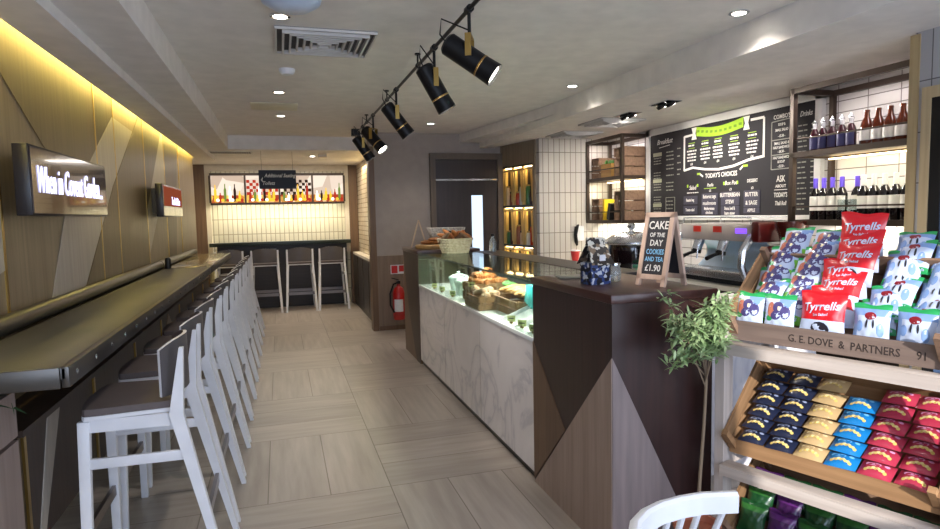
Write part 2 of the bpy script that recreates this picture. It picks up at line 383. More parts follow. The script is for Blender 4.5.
# door in the rear wall
d = MB(); d.box(1.93, 2.0, 8.03, 8.099, 0, 2.32); d.box(2.87, 2.94, 8.03, 8.099, 0, 2.32); d.box(2.0, 2.87, 8.03, 8.099, 2.24, 2.32)
df = struct('door_1', d, wood('door_frame_wood', (104, 90, 76), (90, 78, 66), 'z'))
p = MB(); p.box(2.0, 2.87, 8.07, 8.1, 1.98, 2.24); p.box(2.0, 2.5, 8.07, 8.1, 0, 1.96); p.box(2.66, 2.87, 8.07, 8.1, 0, 1.96); p.box(2.5, 2.66, 8.07, 8.1, 1.76, 1.96); p.box(2.5, 2.66, 8.07, 8.1, 0, 0.5)
p = p.build('door_leaf', wood('door_dark', (60, 48, 44), (50, 40, 37), 'z', 0.35), df)
MB().box(2.0, 2.87, 8.055, 8.075, 1.957, 1.98).build('transom_strip', M_CHROME, df)
MB().box(2.5, 2.66, 8.08, 8.095, 0.5, 1.76).build('lit_pane', emit('door_daylight', (200, 220, 245), 1.0), df)['label'] = 'tall bright vision panel'
# fridge door opening at the far right edge
f_ = thing('glass_fridge', 'tall glass fronted fridge in pale gold frame at the right edge', 'fridge', (3.31, 2.2, 0))
b = MB(); b.box(3.29, 3.309, 2.45, 2.50, 0, 2.12); b.box(3.29, 3.309, 1.5, 1.56, 0, 2.12); b.box(3.29, 3.309, 1.56, 2.45, 2.06, 2.12); b.build('frame', wood('gold_trim2', (190, 170, 134), (170, 150, 116), 'z'), f_, True)
MB().box(3.295, 3.309, 2.39, 2.449, 0.05, 2.06).build('door_edge', M_BLACK, f_, True)
MB().box(3.298, 3.309, 1.56, 2.389, 0.05, 2.06).build('door_glass', mat('blue_steel', (120, 150, 190), 0.2, 0.8), f_, True)

# ================================================================== LEFT BAR
def bar_top(y0, y1, m, label, rivets):
    t = thing('bar_counter', label, 'counter', (-0.85, y0, 1.0), 0, 'bar tops along the left wall')
    b = MB(); b.box(-1.06, -0.66, y0, y1, 1.01, 1.05, bev=0.004); b.build('top', m, t, True)
    b = MB(); b.box(-0.675, -0.652, y0, y1, 0.985, 1.052, bev=0.003); (b.box(-1.06, -0.6755, y0 - 0.012, y0 - 0.0005, 0.985, 1.052, bev=0.003) if rivets else None); b.build('edge_band', mat('band_steel', (92, 88, 84), 0.35, 0.8), t, True)
    b = MB(); b.sweep([(-1.108, y0, 1.085), (-1.108, y1, 1.085)], 0.04, 16); b.build('rear_rail', mat('dark_rail', (62, 58, 52), 0.4, 0.4), t, True)
    if rivets:
        y = y0 + 0.08
        r = MB()
        while y < y1:
            r.blob((-0.652, y, 1.02), (0.004, 0.0095, 0.0095), 6); y += 0.22
        r.build('rivets', M_CHROME, t, True)['kind'] = 'stuff'
    b = MB()
    for y in [y0 + 0.3 + 1.15 * i for i in range(int((y1 - y0) / 1.15))]:
        b.bar((-1.15, y, 0.97), (-0.72, y, 0.97), 0.03, 0.05)
    b.build('support_bracket', M_BLACK, t, True)
    return t
bar_top(2.2, 6.45, M_ZINC, 'near length of zinc bar top with riveted edge along the left wall', True)
bar_top(6.47, 9.0, mat('tiled_top', (150, 138, 112), 0.14, 0.3, var=0.1), 'far length of glossy tan bar top beyond the black joint', True)
one(MB().cyl((0, 0, 0), (0, 0, 0.09), 0.028).cyl((0, 0, 0.09), (0, 0, 0.1), 0.022), 'joint_cap', M_BLACK, 'small black post where the two bar tops meet at the wall', 'fitting', (-1.03, 6.46, 1.05))
# cabinet under the bar
cab = thing('bar_cabinet', 'dark panelled front with brass strips and pale wedge under the bar', 'panel', (-1.05, 5.8, 0))
b = MB(); b.box(-1.149, -0.95, 2.6, 9.0, 0.25, 0.72); b.box(-1.149, -0.93, 2.6, 9.0, 0.72, 0.745); b.build('panel', wood('bar_dark', (62, 46, 36), (48, 36, 28), 'z'), cab, True)
b = MB(); b.poly([(-0.95, 2.72, 0.25), (-0.95, 2.78, 0.25), (-0.95, 3.05, 0.72), (-0.95, 2.9, 0.72)], (0.004, 0, 0)); b.build('pale_wedge', M_WOODL, cab, True)
b = MB(); b.poly([(-0.95, 5.3, 0.25), (-0.95, 6.4, 0.25), (-0.95, 5.8, 0.72)], (0.004, 0, 0)); b.build('pale_wedge', M_WOODW, cab, True)
for y in (2.64, 3.55, 4.5, 5.45, 6.4, 7.35, 8.3):
    MB().box(-0.95, -0.941, y - 0.012, y + 0.012, 0.25, 0.72).build('brass_strip', M_BRASS, cab, True)
sbox('trim_18', -1.149, -1.12, 2.4, 9.0, 0.746, 1.03, M_WOODM)

def make_stool():
    t = thing('bar_stool', '', 'stool', (0, 0, 0))
    # local: front towards -x, origin on the floor under the seat
    for s in (-1, 1):
        b = MB(); b.bar((-0.168, s * 0.225, 0), (-0.155, s * 0.185, 0.735), 0.034, 0.03, None, (0, 1, 0), 0.042, 0.034, 0.003); b.build('leg', M_WHITE, t)
        b = MB(); y0, y1, y2 = s * 0.235, s * 0.2, s * 0.2
        P = [(0.34, y0, 0.0), (0.175, y1, 0.735), (0.205, y2, 1.0)]
        w = [(0.024, 0.032), (0.052, 0.032), (0.016, 0.026)]
        co = []
        for (x, y, z), (a, c2) in zip(P, w):
            co.append([(x - a / 2, y - c2 / 2, z), (x + a / 2, y - c2 / 2, z), (x + a / 2, y + c2 / 2, z), (x - a / 2, y + c2 / 2, z)])
        b.hexa(co[0] + co[1]); b.hexa(co[1] + co[2]); b.build('leg', M_WHITE, t)
        b = MB(); b.box(-0.006, 0.014, -0.006, 0.01, 0, 0.004)
        MB().bar((-0.155, s * 0.195, 0.567), (0.205, s * 0.206, 0.567), 0.018, 0.04, None, (0, 0, 1), bev=0.002).build('side_rail', M_WHITE, t)
        MB().bar((-0.155, s * 0.187, 0.715), (0.175, s * 0.195, 0.715), 0.018, 0.05, None, (0, 0, 1)).build('apron', M_WHITE, t)
    MB().bar((-0.162, -0.2, 0.30), (-0.162, 0.2, 0.30), 0.016, 0.045).build('footrest', mat('footrest_steel', (128, 120, 116), 0.3, 0.9), t)
    MB().bar((0.268, -0.215, 0.29), (0.268, 0.215, 0.29), 0.016, 0.045, up=(0, 0, 1)).build('rear_stretcher', mat('footrest_steel', (128, 120, 116)), t)
    # seat: thin white shell with pad, rounded front, slightly dished
    def seat(z0, z1, g):
        b = MB(); N = 16; top = []; bot = []
        for i in range(N + 1):
            a = PI * (0.5 + i / N)
            x = -0.105 + (0.075 + g) * math.cos(a); y = (0.2 + g) * math.sin(a)
            y = (0.21 + g) * max(-1, min(1, math.sin(a) * 1.35)); top.append((x, y))
        pts = [(0.165, 0.185 + g)] + top + [(0.165, -0.185 - g)]
        b.poly([(x, y, z0) for x, y in pts], (0, 0, z1 - z0)); return b
    se = seat(0.742, 0.757, 0.0).build('seat', M_WHITE, t)
    seat(0.758, 0.785, -0.002).build('seat_pad', M_TAUPE, se)['label'] = 'taupe seat pad'
    # wraparound backrest: upholstered inside, white shell edge
    def arc(r, z):
        return lambda u, v: Vector((-0.08 + (0.29 + r) * math.cos((u - 0.5) * 1.5) , (0.29 + r) * math.sin((u - 0.5) * 1.5) * 0.98, 0.80 + 0.225 * v * (1 - 0.16 * abs(2 * u - 1) ** 3)))
    b = MB(); a1 = arc(-0.026, 0); a2 = arc(-0.014, 0)
    b.grid(14, 3, a1)
    bp_ = b.build('backrest_pad', M_TAUPE, t, recalc=False)
    SH = mat('grey_shell', (86, 82, 84), 0.45)
    sh_ = MB().grid(14, 3, arc(-0.012, 0)).build('backrest_shell', SH, t, recalc=False); bp_.parent = sh_
    b = MB(); N = 14
    b.grid(14, 1, lambda u, v: a1(u, 1).lerp(arc(-0.012, 0)(u, 1), v)); b.grid(14, 1, lambda u, v: a1(u, 0).lerp(arc(-0.012, 0)(u, 0), v))
    for uu in (0, 1): b.grid(1, 3, lambda u, v, uu=uu: a1(uu, v).lerp(arc(-0.012, 0)(uu, v), u))
    b.build('backrest_edge', M_WHITE, sh_)
    return t
ORD = ['nearest bar stool of the row, with taupe pad, at the zinc bar', 'second bar stool from the camera, at the zinc bar', 'third bar stool from the camera, at the zinc bar', 'fourth bar stool from the camera, at the zinc bar', 'fifth bar stool from the camera, at the zinc bar', 'sixth bar stool from the camera, at the zinc bar',
       'seventh bar stool along the row, just before the black bar joint', 'eighth bar stool along the row, just past the black bar joint', 'ninth bar stool along the row, at the glossy tan bar', 'tenth bar stool along the row, at the glossy tan bar', 'last and farthest bar stool of the row, at the far end of the tan bar']
st0 = make_stool()
for i, lb in enumerate(ORD):
    y = 2.86 + 0.577 * i
    if i == 0:
        st0.location = (-0.6, y, 0); st0['label'] = lb; st0['group'] = 'bar stools along the left bar'
    else: dup(st0, (-0.6, y, 0), random.uniform(-0.02, 0.02), lb, 'bar stools along the left bar')
for x, lb in ((-0.78, 'leftmost far stool at the dark back counter, behind the bar end'), (-0.25, 'second from left of the far stools at the back counter'), (0.29, 'third from left of the far stools at the back counter'), (0.80, 'rightmost far stool at the back counter')):
    dup(st0, (x, 10.58, 0), -PI / 2, lb, 'stools at the back counter')

# planter at the bar end
pl = thing('planter', 'wooden planter box with trailing olive leaves at the near bar end', 'planter', (-1.04, 2.42, 0))
b = MB(); b.box(-1.149, -0.94, 2.25, 2.58, 0.0, 0.72); b.build('pedestal', M_OAKG, pl, True)
b = MB(); b.box(-1.149, -0.94, 2.25, 2.58, 0.735, 0.9); b.build('box', M_OAKG, pl, True)
def leaf(b, p, d, L, w, m=None, droop=0.2):
    d = Vector(d).normalized(); p = Vector(p); sd = d.cross(Vector((random.uniform(-.4, .4), random.uniform(-.4, .4), 1))).normalized(); up = sd.cross(d)
    pts = []
    for i, k in enumerate((0.0, 0.35, 0.7, 1.0)):
        c = p + d * (L * k) - Vector((0, 0, droop * L * k * k)); ww = (0.08, 1, 0.75, 0.0)[i] * w / 2
        pts.append((c - sd * ww, c + up * ww * 0.25, c + sd * ww))
    k_ = b.mi(m); V = [[b.bm.verts.new(q) for q in r] for r in pts]
    for r0, r1 in zip(V, V[1:]):
        for j in (0, 1): b.bm.faces.new((r0[j], r0[j + 1], r1[j + 1], r1[j])).material_index = k_
M_LEAF = mat('leaf_green', (112, 142, 88), 0.45, col2=(170, 188, 140), scale=30)
M_LEAF2 = mat('leaf_dark', (44, 70, 44), 0.5, col2=(60, 92, 56), scale=30)
b = MB()
for i in range(60): leaf(b, (random.uniform(-1.1, -0.95), random.uniform(2.3, 2.58), random.uniform(0.86, 0.95)), (random.uniform(-.4, .8), random.uniform(-.6, .6), random.uniform(-.4, .5)), random.uniform(0.05, 0.1), 0.02)
b.build('foliage', M_LEAF2, pl, True, recalc=False)

# signs on the left wall
def wall_sign(y0, y1, z0, z1, label, writing, extra):
    t = thing('illuminated_sign', label, 'sign', (-1.15, (y0 + y1) / 2, z0), 0)
    b = MB(); b.box(-1.149, -1.06, y0 + 0.3, y1 - 0.1, z0 + 0.03, z1 - 0.03); b.box(-1.06, -1.0, y0, y1, z0, z1, bev=0.004); b.build('casing', mat('sign_casing', (34, 30, 34), 0.3), t, True)
    b = MB(); b.box(-1.0, -0.996, y0 + 0.01, y1 - 0.01, z0 + 0.01, z1 - 0.01); b.build('face', mat('sign_face', (58, 46, 40), 0.12, 0.2, coat=0.5), t, True)
    b = MB(); b.text(writing, extra[0], T(-0.993, (y0 + y1) / 2 + extra[2], (z0 + z1) / 2 + 0.0) @ FL, shear=0.25, ext=0.001, wscale=extra[1], bold=extra[3]); b.build('lettering', emit('neon_white', (206, 206, 255), 2.0), t, True)
    return t
wall_sign(3.07, 4.27, 1.535, 1.84, 'long dark box sign with glowing white script on the left wall', 'When in Covent Garden...', (0.17, 0.56, -0.03, 0.0))
s2 = wall_sign(6.2, 7.35, 1.54, 1.84, 'smaller looking far box sign with white script and reddish picture', 'Tuck & Dine', (0.11, 0.9, 0.12, 0.0))
MB().box(-0.996, -0.994, 6.25, 7.3, 1.64, 1.82, None).build('picture_panel', emit('sign_picture', (150, 74, 50), 0.5), s2, True)

# ================================================================== BACK ALCOVE
bc = thing('back_counter', 'dark back counter under the lit tiles at the end of the room', 'counter', (0.05, 10.98, 0))
b = MB(); b.box(-1.1, 1.16, 10.78, 11.0, 1.06, 1.12, bev=0.004); b.build('top', mat('counter_green_black', (34, 42, 38), 0.3), bc, True)
b = MB(); b.box(-1.0, 1.1, 10.95, 11.0, 0, 1.06); b.build('panel', M_DARK, bc, True)
for x in (-0.12, 0.78): MB().box(x - 0.05, x + 0.05, 10.94, 10.95, 0.93, 1.0).build('socket', mat('socket_steel', (120, 118, 114), 0.35, 0.8), bc, True)
lb_ = thing('light_box', 'long backlit four panel food picture box on the back wall', 'picture', (0.02, 11.0, 1.75))
b = MB()
xs = [-1.06, -0.52, 0.02, 0.56, 1.09]
b.box(-1.06, 1.09, 10.93, 11.0, 2.22, 2.26); b.box(-1.06, 1.09, 10.93, 11.0, 1.74, 1.775)
for x in xs: b.box(x - 0.015, x + 0.015, 10.93, 11.0, 1.775, 2.22)
b.build('frame', M_FRAME, lb_, True)
def food_mat(name, cols, sc, s):
    m = bpy.data.materials.new(name); m.use_nodes = True; nt = m.node_tree; nt.nodes.clear()
    tc = nt.nodes.new('ShaderNodeTexCoord'); v = nt.nodes.new('ShaderNodeTexVoronoi'); v.inputs['Scale'].default_value = sc
    nt.links.new(tc.outputs['Object'], v.inputs['Vector']); r = nt.nodes.new('ShaderNodeValToRGB'); r.color_ramp.interpolation = 'EASE'
    e = r.color_ramp.elements; e[0].color = lin(cols[0]); e[1].color = lin(cols[-1])
    for i, c_ in enumerate(cols[1:-1]): x = e.new((i + 1) / (len(cols) - 1)); x.color = lin(c_)
    nt.links.new(v.outputs['Color'], r.inputs[0]); em = nt.nodes.new('ShaderNodeEmission'); em.inputs[1].default_value = s
    nt.links.new(r.outputs[0], em.inputs[0]); o = nt.nodes.new('ShaderNodeOutputMaterial'); nt.links.new(em.outputs[0], o.inputs[0]); return m
E_BG = emit('pic_cream', (236, 214, 190), 0.9); E_GRAY = emit('pic_grey', (170, 150, 140), 0.8); E_RED = emit('pic_red', (170, 50, 36), 0.8); E_YEL = emit('pic_yellow', (226, 176, 50), 1.0)
E_DRK = emit('pic_dark', (60, 40, 34), 0.6); E_GRN = emit('pic_green', (110, 130, 60), 0.8); E_WHT = emit('pic_white', (255, 250, 240), 1.3)
FM = food_mat('food_pattern', [(240, 220, 190), (200, 120, 60), (150, 60, 40), (230, 190, 90), (110, 70, 50)], 14, 0.9)
BGP = food_mat('board_pattern', [(226, 206, 186), (196, 172, 152), (240, 222, 204), (170, 146, 128)], 3.5, 0.75)
for i in range(4):
    x0, x1 = xs[i] + 0.015, xs[i + 1] - 0.015
    b = MB(); yb = 10.975
    b.box(x0, x1, yb, yb + 0.01, 1.775, 2.22, BGP)
    b.box(x0, x1, yb - 0.001, yb, 1.775, 1.90, FM)
    if i in (1, 2):   # gingham
        for k in range(10):
            for l in range(5):
                if (k + l) % 2 == 0: b.box(x0 + 0.005 + k * 0.05, x0 + 0.005 + k * 0.05 + 0.05, yb - 0.002, yb - 0.001, 1.9 + l * 0.05, 1.95 + l * 0.05, E_RED if i == 1 else E_DRK)
    for k in range(6):   # bottles, fruit
        cx = x0 + 0.06 + k * 0.075; h = random.uniform(0.12, 0.3); mm = (E_YEL, E_RED, E_GRN, E_WHT, E_DRK, E_YEL)[(k + i) % 6]
        b.poly([(cx - 0.02, yb - 0.003, 1.8), (cx + 0.02, yb - 0.003, 1.8), (cx + 0.02, yb - 0.003, 1.8 + h * .65), (cx + 0.008, yb - 0.003, 1.8 + h * .8), (cx + 0.008, yb - 0.003, 1.8 + h), (cx - 0.008, yb - 0.003, 1.8 + h), (cx - 0.008, yb - 0.003, 1.8 + h * .8), (cx - 0.02, yb - 0.003, 1.8 + h * .65)], (0, -0.001, 0), mm)
        b.cyl((cx + 0.035, yb - 0.002, 1.82), (cx + 0.035, yb - 0.006, 1.82), 0.026, n=12, m=(E_WHT, E_YEL, E_RED)[k % 3])
    b.build('picture', None, lb_, True)
light('lightbox_glow', 'AREA', (0, 10.85, 1.70), 6, (1, 0.9, 0.66), (0, 0.55, -1), shape='RECTANGLE', size=2.0, size_y=0.05)
light('alcove_downlight', 'AREA', (0.2, 10.2, 2.38), 16, WARM, (0, 0.0, -1), shape='RECTANGLE', size=1.8, size_y=0.3)
light('alcove_side_light', 'AREA', (1.25, 9.4, 2.3), 6, WARMER, (0.3, 0, -1), shape='RECTANGLE', size=0.05, size_y=1.8)
ac = thing('low_cabinet', 'dark low cabinet against the tiles beside the brown pillar', 'cabinet', (1.26, 9.6, 0))
b = MB(); b.box(1.2, 1.32, 8.32, 10.9, 0.86, 0.9); b.build('top', M_CREAM, ac, True)
b = MB(); b.box(1.21, 1.32, 8.32, 10.9, 0.0, 0.86); b.build('body', M_DARK, ac, True)
for y in (8.35, 9.0, 9.65, 10.3): MB().box(1.2, 1.21, y, y + 0.6, 0.08, 0.84).build('door', mat('cab_door', (44, 36, 32), 0.35), ac, True)
# hanging sign
hs = thing('hanging_sign', 'dark hanging sign with white writing and a left arrow below the ceiling', 'sign', (0, 8.8, 1.9))
MB().box(-0.24, 0.24, 8.79, 8.81, 1.9, 2.15).build('board', mat('sign_navy', (28, 30, 40), 0.5), hs, True)
b = MB(); b.text('Additional Seating', 0.068, T(0.03, 8.787, 2.075) @ FY, shear=0.3, ext=0.0005, wscale=0.8, bold=0.001); b.text('Toilets', 0.068, T(-0.12, 8.787, 1.975) @ FY, shear=0.3, ext=0.0005, wscale=0.85, bold=0.001)
b.poly([(-0.185, 8.788, 2.06), (-0.215, 8.788, 2.02), (-0.185, 8.788, 1.98), (-0.195, 8.788, 2.02)], (0, -0.001, 0)); b.build('lettering', M_CHALKW, hs, True)
for x in (-0.2, 0.2): MB().cyl((x, 8.8, 2.15), (x, 8.8, 2.4), 0.003, n=6).build('hanger', M_STEEL, hs, True)
# fire point
fe = thing('fire_extinguisher', 'red fire extinguisher hanging on the wood panel by the pillar', 'extinguisher', (1.45, 7.99, 0.15))
b = MB(); b.lathe([(0.0, 0.15), (0.07, 0.15), (0.078, 0.18), (0.078, 0.50), (0.06, 0.56), (0.025, 0.59), (0.022, 0.62), (0, 0.62)], (0, 0, 0)); 
for v in b.bm.verts: v.co += Vector((1.45, 7.99, 0))
b.build('cylinder', mat('fire_red', (180, 20, 18), 0.3, coat=0.4), fe, True)
b = MB(); b.box(1.43, 1.47, 7.95, 8.01, 0.62, 0.66); b.bar((1.45, 7.98, 0.67), (1.36, 7.96, 0.70), 0.02, 0.012); b.build('handle', M_BLACK, fe, True)
b = MB(); b.sweep([(1.45, 7.97, 0.64), (1.38, 7.95, 0.62), (1.33, 7.94, 0.5), (1.33, 7.94, 0.35), (1.38, 7.94, 0.25)], 0.012, 8); b.build('hose', M_BLACK, fe, True)
b = MB(); b.grid(8, 1, lambda u, v: Vector((1.45 + 0.0795 * math.sin((u - .5) * 1.6 - 0.2), 7.99 - 0.0795 * math.cos((u - .5) * 1.6 - 0.2), 0.26 + 0.16 * v))); b.build('paper_label', M_WHITE, fe, True, recalc=False)
MB().box(1.43, 1.47, 8.06, 8.085, 0.3, 0.55).build('bracket', M_BLACK, fe, True)
fs = thing('fire_notice', 'small red and white notice on the panel above the extinguisher', 'notice', (1.47, 8.08, 0.74))
MB().box(1.37, 1.57, 8.078, 8.084, 0.74, 0.86).build('plate', M_WHITE, fs, True)
MB().box(1.38, 1.46, 8.076, 8.078, 0.75, 0.85).box(1.48, 1.56, 8.076, 8.078, 0.77, 0.85, mat('notice_green', (60, 140, 90), 0.5)).build('pictogram', None, fs, True).data.materials[0] = mat('notice_red', (190, 40, 40), 0.5)

# ================================================================== COUNTER ISLAND
cn = thing('end_counter', 'tall dark walnut counter end with pale triangle inlays', 'counter', (1.55, 2.7, 0))
b = MB(); b.box(1.31, 1.81, 2.28, 3.13, 0.0, 1.115); b.build('body', M_WALNUT, cn, True)
b = MB(); b.box(1.30, 1.83, 2.27, 3.14, 1.115, 1.155, bev=0.006); b.build('worktop', M_WALTOP, cn, True)
b = MB(); b.poly([(1.31, 2.28, 0.0), (1.31, 3.13, 0.0), (1.31, 2.28, 0.885)], (-0.004, 0, 0)); b.build('inlay_triangle', M_OAKG, cn, True)['label'] = 'pale oak triangle'
b = MB(); b.poly([(1.31, 3.13, 0.02), (1.31, 3.13, 0.80), (1.31, 2.735, 0.42)], (-0.004, 0, 0)); b.build('inlay_triangle', M_OAKB, cn, True)['label'] = 'brown oak triangle'
b = MB(); b.poly([(1.31, 2.28, 0.0), (1.31, 2.28, 0.885), (1.74, 2.28, 0.0)], (0, -0.004, 0)); b.build('inlay_triangle', wood('grey_oak2', (136, 122, 120), (116, 104, 103), 'z'), cn, True)['label'] = 'grey oak triangle on the near side'
b = MB(); b.box(1.305, 1.312, 2.28, 3.13, 0.0, 0.03)
mb_ = thing('marble_counter', 'white marble fronted counter base below the glass display case', 'counter', (1.6, 4.6, 0))
b = MB(); b.box(1.31, 1.95, 3.132, 6.06, 0.05, 0.79); b.build('marble_front', M_MARBLE, mb_, True)
MB().box(1.305, 1.95, 3.132, 6.06, 0.79, 0.815, bev=0.003).build('display_shelf', mat('white_shelf', (232, 236, 236), 0.2), mb_, True)
MB().box(1.33, 1.95, 3.132, 6.06, 0.0, 0.05).build('plinth', M_BLACK, mb_, True)
for y in (4.1, 5.08): MB().box(1.3085, 1.3115, y - 0.0015, y + 0.0015, 0.05, 0.79).build('joint', mat('joint_grey', (140, 136, 138), 0.5), mb_, True)
mb2 = thing('marble_return', 'marble clad counter side behind the snack stand', 'counter', (2.4, 3.0, 0))
MB().box(1.812, 3.0, 2.86, 3.13, 0.0, 0.93).build('marble_front', M_MARBLE, mb2, True)
MB().box(1.84, 3.0, 2.84, 3.13, 0.93, 0.96).build('worktop', mat('return_top', (190, 186, 180), 0.3), mb2, True)
gc = thing('display_case', 'glass food display case on the marble counter', 'display case', (1.55, 4.6, 0.815))
MB().box(1.312, 1.318, 3.14, 6.06, 0.816, 1.125).build('front_glass', M_GLASS, gc, True)
b = MB(); b.box(1.312, 1.83, 3.14, 6.06, 1.125, 1.132, bev=0); b.build('top_glass', M_GLASS, gc, True)
MB().box(1.312, 1.83, 6.05, 6.058, 0.816, 1.125).build('end_glass', M_GLASS, gc, True)
MB().box(1.308, 1.32, 3.14, 6.06, 1.118, 1.128).build('glass_edge', mat('green_glass_edge', (40, 70, 64), 0.15), gc, True)
b = MB(); b.box(1.81, 1.83, 3.14, 6.06, 0.816, 0.84); b.box(1.81, 1.83, 3.14, 6.06, 1.10, 1.125)
for y in (3.15, 4.1, 5.08, 6.04): b.box(1.81, 1.83, y - 0.01, y + 0.01, 0.84, 1.10)
b.build('rear_frame', M_BLACK, gc, True)
for y in (4.1, 5.08): MB().box(1.45, 1.80, y - 0.004, y + 0.004, 0.98, 0.985).build('support_bracket', M_CHROME, gc, True)
light('case_light', 'AREA', (1.55, 4.6, 1.11), 13, (1, 0.95, 0.85), (0, 0, -1), shape='RECTANGLE', size=0.05, size_y=2.8)
# far end of the island
fe_ = thing('far_counter_end', 'brown wooden end block of the counter with dark wedge inlay', 'counter', (1.6, 6.5, 0))
MB().box(1.31, 1.95, 6.065, 6.86, 0, 1.115).build('body', M_OAKB, fe_, True)
MB().box(1.30, 1.96, 6.062, 6.87, 1.115, 1.152, bev=0.004).build('worktop', M_WALTOP, fe_, True)
b = MB(); b.poly([(1.31, 6.07, 1.11), (1.31, 6.85, 1.11), (1.31, 6.6, 0.5), (1.31, 6.25, 0.0), (1.31, 6.07, 0.0)], (-0.004, 0, 0)); b.build('inlay_wedge', wood('wedge_dark', (66, 50, 42), (54, 40, 34), 'z'), fe_, True)

# ---------------- food in the case
M_CERAM = mat('pale_ceramic', (206, 224, 220), 0.25, coat=0.3)
def crock(x, y, lb, g):
    t = thing('crock', lb, 'pot', (x, y, 0.815), 0, g)
    MB().lathe([(0, 0), (0.07, 0), (0.075, 0.01), (0.088, 0.1), (0.094, 0.1), (0.094, 0.108), (0, 0.108)], n=20).build('body', M_CERAM, t)
    MB().lathe([(0, 0.109), (0.096, 0.109), (0.09, 0.122), (0.05, 0.142), (0.014, 0.148), (0.014, 0.158), (0.02, 0.166), (0.0, 0.172)], n=20).build('lid', M_CERAM, t)
    return t
crock(1.55, 5.45, 'far pale lidded ceramic crock at the far end of the display case', 'ceramic crocks')
crock(1.5, 5.08, 'near pale lidded ceramic crock beside the croissant crate', 'ceramic crocks')
def slat_crate(t, w, d, h, m, nb=2, th=0.012, bottom=True):
    if bottom: MB().box(-w / 2, w / 2, -d / 2, d / 2, 0, th).build('base', m, t)
    sh = h / nb
    for s in (-1, 1):
        b = MB()
        for k in range(nb): b.box(-w / 2, w / 2, s * d / 2 - th / 2, s * d / 2 + th / 2, k * sh + 0.006, (k + 1) * sh - 0.006)
        b.build('side_slats', m, t)
        b = MB()
        for k in range(nb): b.box(s * w / 2 - th / 2, s * w / 2 + th / 2, -d / 2, d / 2, k * sh + 0.006, (k + 1) * sh - 0.006)
        b.build('end_slats', m, t)
    for sx in (-1, 1):
        for sy in (-1, 1):
            MB().box(sx * (w / 2 - 0.02) - 0.012, sx * (w / 2 - 0.02) + 0.012, sy * (d / 2 - 0.018) - 0.01, sy * (d / 2 - 0.018) + 0.01, 0.0, h).build('corner_post', m, t)
M_CRUST = mat('pastry', (186, 120, 62), 0.6, col2=(140, 78, 36), scale=25, bump=0.3)
M_BREAD = mat('bread', (212, 172, 112), 0.7, col2=(176, 126, 72), scale=20, bump=0.3)
M_DOUGH = mat('pale_roll', (226, 204, 170), 0.7, col2=(200, 150, 120), scale=22)
def croissant(x, y, z, a, m, lb, g, s=1.0, name='croissant', cat='pastry'):
    b = MB(); pts = []; rs = []
    for i in range(15):
        q = (i / 14 - .5) * 2.3; pts.append((0.055 * s * math.sin(q), 0.045 * s * (1 - math.cos(q)), 0.02 * s)); rs.append(s * (0.004 + 0.022 * math.cos(q * 0.62) ** 1.5) * (1 + 0.12 * (i % 2)))
    b.sweep(pts, rs, 9); return one(b, name, m, lb, cat, M=T(x, y, z) @ RZ(a) @ RX(random.uniform(-.2, .2)), group=g)
t = thing('display_crate', 'tall brown wooden crate heaped with croissants in the case', 'crate', (1.56, 4.7, 0.816)); slat_crate(t, 0.3, 0.26, 0.15, M_CRATEZ, 2)
MB().box(-0.135, 0.135, -0.115, 0.115, 0.10, 0.125).build('paper_liner', M_CREAM, t)
for i, (dx, dy, dz, w_) in enumerate(((-.09, -.07, 0, 'near front corner'), (0, -.08, 0, 'near edge, middle'), (.09, -.07, 0, 'near back corner'), (-.09, .0, 0, 'front edge, middle'), (.09, .0, 0, 'back edge, middle'), (-.09, .08, 0, 'far front corner'), (0, .08, 0, 'far edge, middle'), (.09, .08, 0, 'far back corner'), (-.04, -.03, .04, 'upper layer, near side'), (.05, .0, .04, 'upper layer, back side'), (-.03, .05, .04, 'upper layer, far side'), (0.01, 0.01, .075, 'very top of the heap'))):
    croissant(1.56 + dx, 4.7 + dy, 0.945 + dz, random.uniform(0, 6), M_CRUST, 'golden croissant on the tall crate: ' + w_, 'croissants in the tall crate', 1.15)
t = thing('display_crate', 'low slatted wooden crate of pink topped pastries behind the glass', 'crate', (1.43, 4.33, 0.816), 0); slat_crate(t, 0.2, 0.34, 0.1, M_CRATE, 2)
for i in range(10):
    b = MB(); b.blob((0, 0, 0), (0.036, 0.036, 0.026), 8, noise=0.003)
    one(b, 'iced_bun', M_DOUGH, f"pale iced bun, {['nearest', 'second', 'third', 'fourth', 'farthest'][i // 2]} in the {['front', 'rear'][i % 2]} line of the low crate", 'bun', (1.395 + 0.07 * (i % 2), 4.2 + 0.065 * (i // 2), 0.915 + 0.012 * (i % 3)), 'iced buns in the low crate')
t = thing('display_crate', 'wide wooden crate of long filled rolls near the middle of the case', 'crate', (1.62, 4.0, 0.816)); slat_crate(t, 0.32, 0.5, 0.11, M_CRATEZ, 2)
for i in range(9):
    b = MB(); b.blob((0, 0, 0), (0.11, 0.03, 0.026), 8, noise=0.002)
    one(b, 'filled_roll', M_BREAD, ['nearest', 'second', 'third', 'fourth', 'middle', 'sixth', 'seventh', 'eighth', 'farthest'][i] + ' long golden filled roll across the wide crate', 'bread roll', (1.62 + random.uniform(-.02, .02), 3.80 + 0.05 * i, 0.955 + 0.012 * (i % 2)), 'filled rolls in the wide crate')
for i in range(6):
    b = MB(); b.blob((0, 0, 0), (0.028, 0.05, 0.02), 8, noise=0.006)
    one(b, 'salad_leaf', mat('salad_green', (96, 160, 84), 0.6), ['nearest', 'second', 'third', 'fourth', 'fifth', 'farthest'][i] + ' crumpled green salad garnish between croissants and rolls', 'salad', (1.66 + 0.02 * (i % 2), 4.36 + 0.03 * i, 0.96), 'green salad garnish')
M_TEAL = mat('teal_card', (30, 150, 150), 0.5)
